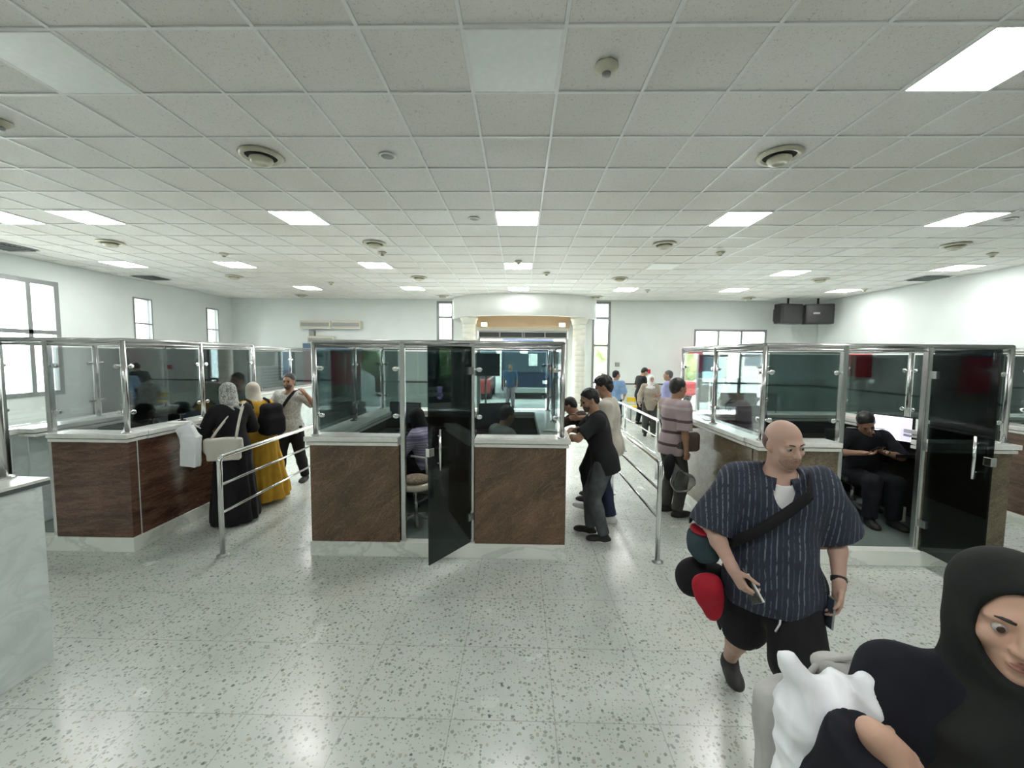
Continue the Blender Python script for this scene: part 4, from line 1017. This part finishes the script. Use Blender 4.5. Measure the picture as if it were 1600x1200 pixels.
P = S['cream']; d_ = unit(P['wl']-P['el']); a_ = unit(np.cross(d_, A3(0, 1, 0)))
MB().lathe([(.029, -.011), (.033, -.009), (.033, .009), (.029, .011)], P['wl']-d_*.01, 20, Matrix([list(map(float, r)) for r in np.stack([a_, np.cross(d_, a_), d_], 1)])).build('watch', M['chrome'], P['root'])

# ------------------------------------------------------------------ things carried
def bagobj(name, label, cat, prims, mat, h=.007, disp=None, subs=(), clips=(), parts=()):
    r = empty(name, label=label, cat=cat)
    c = np.mean([(bounds(p)[0]+bounds(p)[1])/2 for p in prims], 0); zb = min(bounds(p)[0][2] for p in prims)
    r.location = (c[0], c[1], zb); bpy.context.view_layer.update()
    sh = A3(c[0], c[1], zb)
    def mv(p): return (p[0], p[1]-sh, p[2]-sh, *p[3:]) if p[0] == 'c' else (p[0], p[1]-sh, *p[2:])
    sdf_obj('body', [mv(p) for p in prims], h, mat, r, subs=[mv(p) for p in subs], clips=[(np.asarray(c_[0])-sh, c_[1]) for c_ in clips], disp=disp)
    for nm, pts, rad, m in parts:
        MB().tube([V([float(q) for q in p])-V(sh) for p in pts], rad, 8).build(nm, m, r)
    return r
W = lambda k, p: np.array(world(S[k], p))
def strap(P, pts_local, width=.045, th=.006, name='strap', mat=None, parent=None):
    """flat band through points (person local), lying outward from the torso axis"""
    pts = [np.asarray(p, float) for p in pts_local]; vs = []
    for i, p in enumerate(pts):
        t = unit(pts[min(i+1, len(pts)-1)]-pts[max(i-1, 0)]); ax = P['Pv']+P['B'][:, 2]*((p-P['Pv'])@P['B'][:, 2]); o = unit(p-ax); s = unit(np.cross(t, o))
        vs += [world(P, p-s*width/2), world(P, p+s*width/2), world(P, p+s*width/2+o*th), world(P, p-s*width/2+o*th)]
    fs = [(i*4+j, i*4+(j+1) % 4, i*4+4+(j+1) % 4, i*4+4+j) for i in range(len(pts)-1) for j in range(4)]
    fs += [(3, 2, 1, 0), tuple(len(vs)-4+j for j in range(4))]
    mb = MB().add(vs, fs, True)
    if parent is not None:
        inv = parent.matrix_world.inverted(); mb.v = [tuple(inv @ V(v)) for v in mb.v]
    return mb.build(name, mat, parent)
def body_strap(P, a, b, n=14, bulge=.15, width=.045, inf=.05, **k):
    """band from shoulder point a across the chest to hip point b and round the back"""
    pts = []
    B, Pv = P['B'], P['Pv']
    for i in range(n+1):
        t = i/n; x = a[0]*(1-t)+b[0]*t; z = a[1]*(1-t)+b[1]*t
        rx, ry = .165+inf, .115+inf; y = ry*math.sqrt(max(0, 1-(x/rx)**2)) if abs(x) < rx else 0
        if t < .12: y *= t/.12
        pts.append(Pv+B @ A3(x, y+.0, z+(.03*math.sin(PI*min(1, t/.12)) if t < .12 else 0)))
    return strap(P, pts, width=width, **k)

P = S['bald']
b1 = W('bald', (.33, -.02, 1.02))
bag = bagobj('crossbody_bag', 'dark teal crossbody bag with red and white trim at the bald man hip', 'bag', [ell(b1, (.075, .10, .085), None, .02), boxp(b1-A3(0, 0, .01), (.06, .085, .08), None, .04, .03)], C['teal'])
sdf_obj('red_trim', [ell(A3(-.025, -.02, .175-.005), (.05, .075, .020), None, .01)], .007, C['redc'], bag)
sdf_obj('white_trim', [ell(A3(.01, .0, .19), (.05, .075, .014), None, .01)], .007, C['whitec'], bag)
bpy.context.view_layer.update()
body_strap(P, (-.13, .535), (.225, .16), inf=.085, mat=C['black'], parent=bag, width=.05)
jb = W('bald', (.36, -.06, .80))
bagobj('rolled_jacket', 'black folded jacket hanging below the crossbody bag of the bald man', 'jacket', [ell(jb, (.115, .085, .105), rotm(0, 0, 20), .03), ell(jb+A3(.10, 0, -.01), (.09, .08, .08), None, .04)], C['black'], disp=wrinkle(.008, 16, 3))
rb = W('bald', (.31, .08, .80))
bagobj('red_cap', 'bright red cloth bundle hanging under the black jacket', 'cloth', [ell(rb, (.082, .055, .105), rotm(0, 0, -12), .03), ell(rb+A3(.02, 0, -.09), (.045, .04, .055), None, .03)], C['redc'], disp=wrinkle(.006, 30, 2))
def phone(name, label, P, wrist_l, dirn, nrm, size=(.038, .075, .005), mat=None, off=.085, no=.025, cat='phone'):
    d = unit(dirn); n = unit(np.asarray(nrm, float)-d*(np.asarray(nrm, float)@d)); x = np.cross(d, n); c = wrist_l+d*off+n*no
    M4 = (P['W'] @ Matrix(((x[0], d[0], n[0], c[0]), (x[1], d[1], n[1], c[1]), (x[2], d[2], n[2], c[2]), (0, 0, 0, 1))))
    r = empty(name, label=label, cat=cat); r.matrix_world = M4
    MB().box((-size[0], -size[1], -size[2]), size).build('case', mat or M['black'], r, .003)
    MB().box((-size[0]+.003, -size[1]+.004, size[2]), (size[0]-.003, size[1]-.004, size[2]+.0008)).build('screen', M['glassdark'], r)
    return r
ph = phone('phone', 'dark phone held with a passport in the right hand of the bald man', P, P['wr'], P['hr_'][0], P['hr_'][1])
pp = phone('passport', 'pale edged passport behind the phone in the bald man hand', P, P['wr'], P['hr_'][0], P['hr_'][1], (.044, .062, .004), M['paper'], .10, .034, 'passport')
ph2 = phone('phone', 'silver phone hanging in the left hand of the bald man', P, P['wl'], P['hl_'][0], P['hl_'][1], (.036, .072, .005), M['grey'], .13, .028)
# near woman: passport, plastic bag, grey bag, purse strap
P = S['near']
pp2 = phone('passport', 'yellow and dark passport in the hand of the woman in black hijab', P, P['wr'], P['hr_'][0], P['hr_'][1], (.045, .064, .006), M['yellow'], .095, .034, 'passport')
c0 = A3(.645, .82, 1.18)
bagobj('plastic_bag', 'crumpled white plastic carrier bag on the arm of the near woman', 'bag',
       [boxp(c0+A3(0, 0, -.06), (.098, .05, .20), rotm(0, 0, 3), .04, .03), ell(c0+A3(.01, 0, .08), (.095, .045, .09), rotm(0, 0, 15), .04), cone(c0+A3(-.05, 0, .12), c0+A3(-.085, .0, .20), .03, .022, .03), cone(c0+A3(.04, 0, .11), c0+A3(.085, .0, .15), .035, .022, .03)],
       C['plastic'], h=.006, disp=lambda x, y, z: .009*(.5-np.abs(np.sin(22*x+9*z+2.5*np.sin(13*z+8*x))))+.007*(.5-np.abs(np.sin(27*z-24*x+2.5*np.sin(16*x+5*z))))+wrinkle(.003, 75, 4)(x+.3*z, y, z))
c1 = A3(.775, 1.0, 1.08)
bagobj('shoulder_bag', 'grey canvas bag behind the white plastic bag', 'bag', [boxp(c1+A3(-.03, .02, -.12), (.115, .05, .21), rotm(0, 0, -4), .04, .03), ell(c1+A3(.05, 0, .13), (.09, .045, .035), rotm(0, 0, 25), .03)], C['greybag'], disp=wrinkle(.006, 30, 6),
       parts=[('handle', [c1+A3(-.06, 0, .10), c1+A3(-.02, -.01, .17), c1+A3(.06, -.02, .19), c1+A3(.10, 0, .12)], .008, C['greybag'])])
def tube_thing(name, label, cat, pts, r, mat, part='cord'):
    e = empty(name, pts[0], label=label, cat=cat)
    MB().tube([V(p)-V(pts[0]) for p in pts], r, 8).build(part, mat, e); return e
# left group bags
P = S['abaya']
t0 = A3(-3.28, 4.46, .93)
Rt = rotm(20)
tb = bagobj('tote_bag', 'cream leather tote bag hanging on the shoulder of the woman in black abaya', 'bag', [boxp(t0, (.16, .045, .12), Rt, .02, .02), boxp(t0+A3(.0, 0, .05), (.185, .03, .075), Rt, .02, .04)], C['tote'], disp=wrinkle(.003, 20, 1))
bpy.context.view_layer.update()
sh = W('abaya', tuple(P['sr']+A3(0, 0, .075)))
def rel(o, pts): 
    inv = o.matrix_world.inverted(); return [inv @ V([float(q) for q in p]) for p in pts]
for o_ in (-.03, .03):
    a_, b_, top_ = t0+Rt @ A3(-.12, o_, .115), t0+Rt @ A3(.12, o_, .115), sh+A3(0, -.02+o_*.5, .012)
    pts = [a_*(1-t)**2+2*t*(1-t)*(a_*.35+top_*.65+A3(-.03, -.06, 0))+top_*t*t for t in np.linspace(0, 1, 7)]
    pts += [top_*(1-t)**2+2*t*(1-t)*(b_*.35+top_*.65+A3(.02, -.07, 0))+b_*t*t for t in np.linspace(0, 1, 7)[1:]]
    MB().tube(rel(tb, pts), .008, 8).build('strap', C['tote'], tb)
t1 = A3(-3.52, 4.30, .95)
bagobj('paper_bag', 'white paper carrier bag held against the left booth counter', 'bag', [boxp(t1, (.085, .045, .17), rotm(0, 0, 6), .01, .02), boxp(t1+A3(-.04, 0, .20), (.09, .03, .08), rotm(0, 0, -28), .01, .04)], C['plastic'], disp=wrinkle(.005, 24, 3),
       parts=[('handle', [t1+A3(-.02, 0, .22), t1+A3(.03, 0, .30), t1+A3(.10, .02, .24)], .006, C['plastic'])])
P = S['mustard']
bk = W('mustard', (.04, -.20, 1.22))
bp_ = bagobj('backpack', 'black backpack worn by the woman in mustard dress', 'backpack', [boxp(bk, (.13, .10, .21), rotm(60), .07, .03), boxp(bk-A3(0, 0, .07), (.14, .12, .13), rotm(60), .06, .04)], C['black'], h=.010)
bpy.context.view_layer.update()
for q in (-1, 1):
    pts = [W('mustard', tuple(P['Pv']+P['B'] @ A3(q*.125, *p))) for p in ((-.14, .40), (-.11, .50), (-.01, .555), (.09, .50), (.135, .38), (.12, .25), (-.02, .16), (-.13, .14))]
    MB().tube(rel(bp_, pts), .018, 8).build('strap', C['black'], bp_)
P = S['cross']
cb = W('cross', (.22, .14, .98))
cbg = bagobj('messenger_bag', 'black messenger bag of the man in patterned white tee', 'bag', [boxp(cb, (.12, .06, .10), None, .05, .02)], C['black'], h=.010)
bpy.context.view_layer.update()
body_strap(P, (-.13, .53), (.18, .08), inf=.03, mat=C['black'], parent=cbg, width=.045)
# polo man bags
P = S['polo']
pl = m_glass('clear_plastic_film', (.40, .43, .42), 1.6, .35)
pb = W('polo', (.30, -.06, .52))
bagobj('plastic_bag', 'clear plastic bag hanging from the hand of the man in striped polo', 'bag', [ell(pb, (.15, .06, .13), None, .05), cone(pb+A3(-.05, 0, .10), pb+A3(-.09, 0, .23), .05, .012, .05)], pl, h=.010, disp=wrinkle(.010, 26, 3))
mb_ = W('polo', (.19, .13, .98))
mbg = bagobj('satchel', 'small brown satchel at the hip of the man in striped polo', 'bag', [boxp(mb_, (.11, .05, .12), rotm(10), .05, .02)], C['leather'], h=.010)
bpy.context.view_layer.update()
body_strap(P, (-.13, .53), (.18, .12), inf=.035, mat=C['black'], parent=mbg, width=.03)
jk = W('polo', (.16, -.12, .66))
bagobj('folded_jacket', 'dark jacket hanging behind the hand of the man in striped polo', 'jacket', [ell(jk, (.09, .06, .17), None, .03)], C['black'], h=.012, disp=wrinkle(.010, 20, 3))
P = S['off']
phone('phone', 'black phone in the hands of the seated officer', P, (P['wr']+P['wl'])/2, A3(0, .7, .4), A3(0, -.5, .9), (.038, .075, .005), None, .08, .02)
MB().box((-.03, 0, -.006), (.03, .004, .006)).build('name_badge', M['chrome'], P['root']).location = on(P, -.09, .135, .37)
for q in (-1, 1):
    MB().box((-.045, -.025, -.004), (.045, .025, .004)).build('epaulette', M['grey'], P['root']).location = on(P, q*.15, 0, .56)

# ------------------------------------------------------------------ furniture inside the booths
def office_chair(x, y, rz, label, matn='black', seat_z=.45):
    r = empty('office_chair', (x, y, ZP+.006), math.radians(rz), label=label, cat='chair')
    MB().box((-.23, -.21, seat_z-.05), (.23, .23, seat_z)).build('seat', M[matn], r, .03)
    MB().box((-.21, -.27, seat_z+.12), (.21, -.235, seat_z+.50)).build('backrest', M[matn], r, .02)
    MB().tube([(0, -.15, seat_z-.06), (0, -.26, seat_z-.04), (0, -.28, seat_z+.30)], .016, 8).build('back_support', M['grey'], r)
    MB().tube([(0, 0, .08), (0, 0, seat_z-.05)], .025, 12).build('gas_lift', M['chrome'], r)
    for k in range(5):
        a = 2*PI*k/5+.3
        MB().tube([(0, 0, .10), (.26*math.cos(a), .26*math.sin(a), .065)], .018, 8, rs=[.024, .014]).build('leg', M['grey'], r)
        MB().ell((.27*math.cos(a), .27*math.sin(a), .028), (.027, .027, .028), 12).build('caster', M['rubber'], r)
    for q in (-1, 1):
        MB().tube([(q*.25, -.05, seat_z-.03), (q*.28, -.05, seat_z+.18), (q*.28, .15, seat_z+.19)], .014, 8).build('armrest', M[matn if matn != 'cream' else 'white'], r)
    return r
office_chair(4.08, 5.02, 172, 'black office chair under the seated officer')
office_chair(-1.06, 5.05, 72, 'pale cushioned office chair under the clerk in mauve stripes', 'cream')
office_chair(-.32, 5.02, -60, 'black office chair under the clerk at the right pane')
office_chair(-4.80, 5.02, -80, 'black office chair under the clerk in the left booth')
r = empty('stool', (-1.13, 4.42, ZP+.006), label='round cream cushioned stool in the open doorway of the centre booth', cat='stool')
MB().lathe([(.19, .40), (.21, .42), (.20, .455), (.14, .47)], n=28).build('rim', M['cream'], r)
MB().lathe([(.165, .47), (.16, .495), (.12, .515), (.03, .52)], n=28).build('cushion', m_cloth('tan_quilt', (.30, .25, .18), pat=(.18, .14, .1), pscale=40), r)
MB().tube([(0, 0, .06), (0, 0, .40)], .022, 12).build('gas_lift', M['chrome'], r)
for k in range(5):
    a = 2*PI*k/5; MB().tube([(0, 0, .09), (.2*math.cos(a), .2*math.sin(a), .03)], .016, 8, rs=[.02, .013]).build('leg', M['grey'], r)
# white folding crutch leaning beside the doorway
r = empty('crutch', (-.93, 4.2, ZP+.006), label='white metal folding stand leaning inside the centre booth doorway', cat='stand')
MB().tube([(0, 0, .46), (0, 0, .98)], .014, 10).build('upright', M['white'], r)
MB().tube([(0, -.02, .93), (.17, -.02, .38)], .018, 10).build('brace', M['white'], r)
MB().tube([(0, -.02, .58), (.11, -.02, .56)], .01, 8).build('crossbar', M['white'], r)
MB().tube([(0, 0, .0), (0, 0, .46)], .010, 8).build('foot', M['grey'], r)
def monitor(x, y, z, rz, w, hgt, label, scr='glassdark', back='black'):
    r = empty('monitor', (x, y, z), math.radians(rz), label=label, cat='monitor')
    MB().box((-w/2, -.02, .10), (w/2, .02, .10+hgt)).build('casing', M[back], r, .006)
    MB().box((-w/2+.015, .0205, .115), (w/2-.015, .022, .085+hgt)).build('screen', M[scr], r)
    MB().box((-.02, -.03, .012), (.02, -.01, .16)).build('neck', M['black'], r)
    MB().box((-.11, -.08, .0), (.11, .08, .012)).build('foot', M['black'], r, .004)
    return r
DZ = ZP+.79
m_ = monitor(4.40, 4.90, DZ+.001, 112, .40, .30, 'lit monitor behind the officer in the right booth', 'screen_w')
MB().box((-.18, .0225, .12), (-.08, .0235, .38)).build('window_panel', M['screen'], m_)
monitor(3.2, 5.72, DZ, 190, .46, .30, 'dark monitor on the desk at the rear of the right booth')
monitor(-.35, 5.72, DZ, 200, .46, .30, 'dark monitor on the desk of the centre booth')
monitor(-1.6, 5.72, DZ, 170, .46, .30, 'dark monitor at the rear left of the centre booth')
monitor(-4.55, 5.72, DZ, 190, .46, .30, 'dark monitor on the desk in the left booth')
r = empty('socket_box', (4.36, 4.7, ZP+.006), label='small white socket box on the floor beside the officer', cat='socket box')
MB().box((-.03, -.05, 0), (.03, .05, .17)).build('box', M['white'], r, .004)
MB().box((-.032, -.03, .05), (-.0301, .03, .13)).build('face', M['grey'], r)
for x, y, lab in ((-3.98, 4.75, 'webcam on the counter of the left booth'), (-2.0, 4.9, 'round webcam on the left counter of the centre booth')):
    r = empty('webcam', (x, y, 1.2), label='round '+lab if not lab.startswith('round') else lab, cat='camera')
    MB().lathe([(.04, 0), (.04, .01), (.012, .015), (.012, .08)], n=16).build('stand', M['black'], r)
    MB().ell((0, 0, .115), (.05, .04, .05)).build('head', M['black'], r)
for k, (x, y, a) in enumerate(((-3.9, 4.62, 20), (2.42, 5.3, 80), (.36, 4.35, -15))):
    r = empty('paper_sheet', (x, y, 1.2055), math.radians(a), label='white form lying on the %s booth counter' % ('left', 'right', 'centre')[k], cat='paper')
    MB().box((-.09, -.06, 0), (.09, .06, .004)).build('sheet', M['paper'], r)

# ------------------------------------------------------------------ rear of the hall
def text(body, size, mat, parent, loc, rot, ext=.004, name='lettering'):
    cu = bpy.data.curves.new(name, 'FONT'); cu.body = body; cu.size = size; cu.extrude = ext; cu.align_x = 'CENTER'; cu.align_y = 'CENTER'
    t = bpy.data.objects.new('tmp', cu); COL.objects.link(t); bpy.context.view_layer.update()
    me = bpy.data.meshes.new_from_object(t.evaluated_get(bpy.context.evaluated_depsgraph_get())); bpy.data.objects.remove(t)
    me.materials.clear(); me.materials.append(mat); o = bpy.data.objects.new(name, me); COL.objects.link(o); o.parent = parent; o.location = loc; o.rotation_euler = rot
    return o
r = empty('advertising_board', (-6.3, 13.8, 0), label='pink red advertising board with white script by the rear left wall', cat='board')
MB().box((-1.0, -.03, .95), (1.0, .03, 2.05)).build('panel', M['pink'], r, .005)
MB().box((-1.0, -.028, 2.052), (1.0, .028, 2.35)).build('header', plain('blue_grey_board', (.10, .16, .24), .4), r)
for x in (-.9, .9): MB().box((x-.03, -.03, 0), (x+.03, .03, .948)).build('leg', M['dsteel'], r)
text('Ard', .36, M['paper'], r, (.40, -.034, 1.68), (PI/2, 0, 0)); text('o', .16, M['paper'], r, (.35, -.034, 1.33), (PI/2, 0, 0))
MB().box((.2, -.036, 1.44), (.62, -.031, 1.452)).build('rule', M['paper'], r)
# air conditioners
for x0, z0, w, lab in ((-7.45, 2.92, 1.05, 'left wall mounted air conditioner above the rear left wall'), (-6.38, 2.92, 1.0, 'right wall mounted air conditioner beside its twin on the rear wall'), (-7.2, 2.40, .9, 'lower air conditioner with open louvres on the rear left wall')):
    r = empty('air_conditioner', (x0, WB-.001, z0), label=lab, cat='air conditioner')
    MB().box((0, -.22, -.04), (w, 0, .20)).build('housing', M['cream'], r, .02)
    MB().box((.05, -.235, .01), (w-.05, -.221, .13)).build('louvre', M['grey'], r)
    MB().box((.03, -.20, -.07), (w-.03, -.06, -.041)).build('outlet', M['white'], r)
r = empty('control_box', (-7.1, WB-.001, 2.56), label='grey control box under the left air conditioner', cat='box')
MB().box((-.09, -.12, 0), (.09, 0, .24)).build('box', M['grey'], r, .005)
# televisions under the ceiling
for x, a, lab in ((8.42, 12, 'black television hung from the ceiling, left of the pair'), (9.35, -14, 'black television hung from the ceiling, right of the pair beside the wall')):
    r = empty('television', (x, 13.3, 3.06), math.radians(a), label=lab, cat='television', group='pair of hanging televisions')
    MB().box((-.40, -.18, 0), (.40, .12, .62)).build('casing', M['black'], r, .03)
    MB().box((-.33, -.19, .07), (.33, -.181, .55)).build('screen', M['seat'], r, .004)
    MB().box((-.25, .121, .08), (.25, .32, .5)).build('tube_back', M['black'], r, .04)
    MB().tube([(0, 0, .62), (0, 0, CEIL-3.06)], .03, 8).build('bracket', M['black'], r)
    if a < 0:
        MB().box((-.18, -.193, .30), (.0, -.1905, .36)).build('screen_strip', M['grey'], r)  # small grey strip on the right-hand screen
# hose cabinet and red banner
r = empty('hose_cabinet', (WR-.05, 12.2, 1.46), label='red fire hose cabinet on the right wall', cat='cabinet')
MB().box((-.12, -.33, 0), (0.05, .33, .66)).build('cabinet', M['red'], r, .01)
MB().box((-.135, -.28, .05), (-.121, .28, .61)).build('door', M['red'], r, .004)
r = empty('banner', (5.72, 13.6, 0), label='tall red banner stand beside the rear right window', cat='banner')
MB().box((-.24, -.02, 1.5), (.24, .0, 2.3)).build('panel', M['pink'], r)
MB().box((-.24, -.02, 1.0), (.24, .0, 1.2)).build('panel', M['trim'], r); MB().box((-.24, -.02, 1.2), (.24, .0, 1.49)).build('panel', M['paper'], r)
MB().box((-.24, -.1, 0), (.24, .1, .04)).build('base', M['grey'], r); MB().tube([(0, .02, .04), (0, .02, 2.28)], .015, 8).build('pole', M['grey'], r)
r = empty('water_cooler', (5.5, 13.2, 0), label='pale water cooler standing by the banner near the rear wall', cat='water cooler')
MB().box((-.17, -.17, 0), (.17, .17, .98)).build('cabinet', M['white'], r, .02); MB().lathe([(.13, 1.0), (.14, 1.05), (.14, 1.26), (.10, 1.33), (.04, 1.34)], n=20).build('bottle', M['pane_l'], r)
MB().box((-.1, -.19, .72), (.1, -.171, .86)).build('tap_panel', M['grey'], r)
# metal bench row by the rear windows
for k, x in enumerate((6.35, 6.95, 7.55)):
    r = empty('waiting_chair', (x, 12.9, 0), label='dark perforated metal waiting seat, %s of three by the rear right window' % ('left', 'middle', 'right')[k], cat='chair', group='metal waiting seats')
    MB().box((-.25, -.25, .42), (.25, .22, .445)).build('seat', M['grey'], r, .008)
    MB().box((-.25, -.28, .50), (.25, -.255, .92)).build('backrest', M['grey'], r, .008)
    for q in (-.27, .27):
        MB().tube([(q, -.28, 0), (q, -.22, .42), (q, -.27, .80)], .014, 8).build('leg', M['trim'], r); MB().tube([(q, .25, 0), (q, .20, .62), (q, -.2, .66)], .014, 8).build('armrest', M['trim'], r)
# yellow barrier bench behind the woman in white hijab
r = empty('yellow_bench', (3.85, 12.6, 0), label='low yellow bench near the rear wall behind the queue', cat='bench')
MB().box((-.55, -.16, .44), (.55, .16, .50)).build('seat', M['yellow'], r, .008)
MB().box((-.55, .12, .60), (.55, .15, .74)).build('backrest', M['yellow'], r, .008)
for x in (-.48, .48): MB().box((x-.02, -.13, 0), (x+.02, .13, .44)).build('leg', M['grey'], r)
# information screen and stand in front of the doorway
r = empty('display_screen', (-1.02, 12.3, 0), label='large dark display screen standing left of the doorway', cat='screen')
MB().box((-.42, -.03, 1.38), (.42, .03, 2.05)).build('casing', M['seat'], r, .008)
MB().box((-.39, -.034, 1.41), (.39, -.0305, 2.02)).build('screen', M['glassdark'], r)
MB().tube([(0, .05, .03), (0, .05, 1.9)], .03, 10).build('pole', M['dsteel'], r); MB().lathe([(.28, 0), (.28, .02), (.05, .03)], n=20).build('base', M['dsteel'], r)
# louvred cooler inside the far left booth
r = empty('air_cooler', (-5.5, 9.0, 1.2), label='dark grey louvred unit on the counter of the far left booth', cat='cooler')
MB().box((-.20, -.42, 0), (.05, .42, .52)).build('housing', M['grey'], r, .01)
for k in range(7): MB().box((.051, -.38, .05+k*.065), (.066, .38, .085+k*.065)).build('louvre', M['trim'], r)
# small wall fittings
for x, z, mt, lab, nm in ((4.35, 1.50, 'red', 'small red alarm call point on the rear wall', 'alarm_point'), (3.30, 1.72, 'grey', 'small grey camera box on the rear wall beside the doorway', 'wall_box')):
    r = empty(nm, (x, WB-.001, z), label=lab, cat='wall fitting'); MB().box((-.07, -.06, -.07), (.07, 0, .07)).build('box', M[mt], r, .006)

# ------------------------------------------------------------------ outdoors
struct(MB().box((-60, WB+.2, -.12), (60, WB+90, -.02)), 'trim_7', M['asphalt'])
struct(MB().box((-90, -40, -.14), (WL-.2, WB+90, -.03)), 'trim_8', M['asphalt'])
r = empty('bus', (.35, 19, -.02), label='dark navy bus parked outside the entrance doorway', cat='bus')
MB().box((-1.2, 0, .35), (1.2, 9, 3.0)).build('bodywork', M['navy'], r, .12)
MB().box((-1.08, -.03, 1.25), (1.08, .0, 2.6)).build('windscreen', M['glassdark'], r, .02)
MB().box((-1.1, -.08, .30), (1.1, .0, .55)).build('bumper', M['grey'], r, .03)
for x in (-.85, .85):
    MB().box((x-.16, -.05, .72), (x+.16, -.0, .88)).build('headlight', M['paper'], r, .02)
    MB().tube([(x-.13, 1.2, .46), (x+.13, 1.2, .46)], .48, 24).build('wheel', M['rubber'], r)
MB().box((.05, -.04, 1.55), (.45, -.031, 2.1)).build('notice', M['paper'], r); MB().box((-.35, -.04, 2.1), (-.0, -.031, 2.5)).build('notice', M['paper'], r)
r = empty('car', (-2.2, 18.2, -.02), label='dark red car parked outside to the left of the bus', cat='car')
MB().box((-.9, 0, .3), (.9, 4.0, .95)).build('bodywork', M['carred'], r, .12); MB().box((-.75, .9, .9), (.75, 3.2, 1.45)).build('cabin', M['carred'], r, .12)
MB().box((-.65, .86, .95), (.65, .9, 1.38)).build('windscreen', M['glassdark'], r)
for x in (-.8, .8):
    for y in (.8, 3.2): MB().tube([(x-.1, y, .32), (x+.1, y, .32)], .32, 20).build('wheel', M['rubber'], r)
r = empty('delivery_van', (7.1, 18.5, -.02), label='pale blue white van parked outside the rear right window', cat='van')
MB().box((-1.9, 0, .4), (1.9, 2.0, 2.5)).build('bodywork', plain('pale_van_paint', (.55, .68, .72), .3), r, .1)
for x in (-1.2, 1.2): MB().tube([(x, -.05, .4), (x, .2, .4)], .4, 20).build('wheel', M['rubber'], r)
MB().box((.6, -.02, 1.4), (1.7, 0, 2.1)).build('side_window', M['glassdark'], r)
for k, (x, y, hh) in enumerate(((3.6, 22, 2.6), (5.4, 27, 2.8), (-4.2, 24, 2.4))):
    r = empty('tree', (x, y, -.02), label='leafy green tree outside, %s' % ('seen through the door beside the right column', 'farther behind the van', 'beyond the left strip window')[k], cat='tree')
    MB().tube([(0, 0, 0), (.05, 0, hh*.5), (0, 0, hh*.7)], .14, 8, rs=[.16, .12, .06]).build('trunk', M['leather'] if 'leather' in M else C['leather'], r)
    sdf_obj('crown', [ell((rnd.uniform(-.8, .8), rnd.uniform(-.6, .6), hh*.72+rnd.uniform(-.5, .6)), (rnd.uniform(.4, .7),)*3, None, .3) for _ in range(12)], .09, M['leaf'], r, disp=wrinkle(.10, 6, k))
r = empty('boundary_building', (0, 42, -.02), label='pale low building far outside the entrance', cat='building')
MB().box((-30, 0, 0), (30, 6, 4.2)).build('wall', M['concrete'], r)
for k in range(10): MB().box((-26+k*5.4, -.05, 1.2), (-24+k*5.4, -.001, 2.6)).build('window', M['glassdark'], r)
bpy.context.view_layer.update()
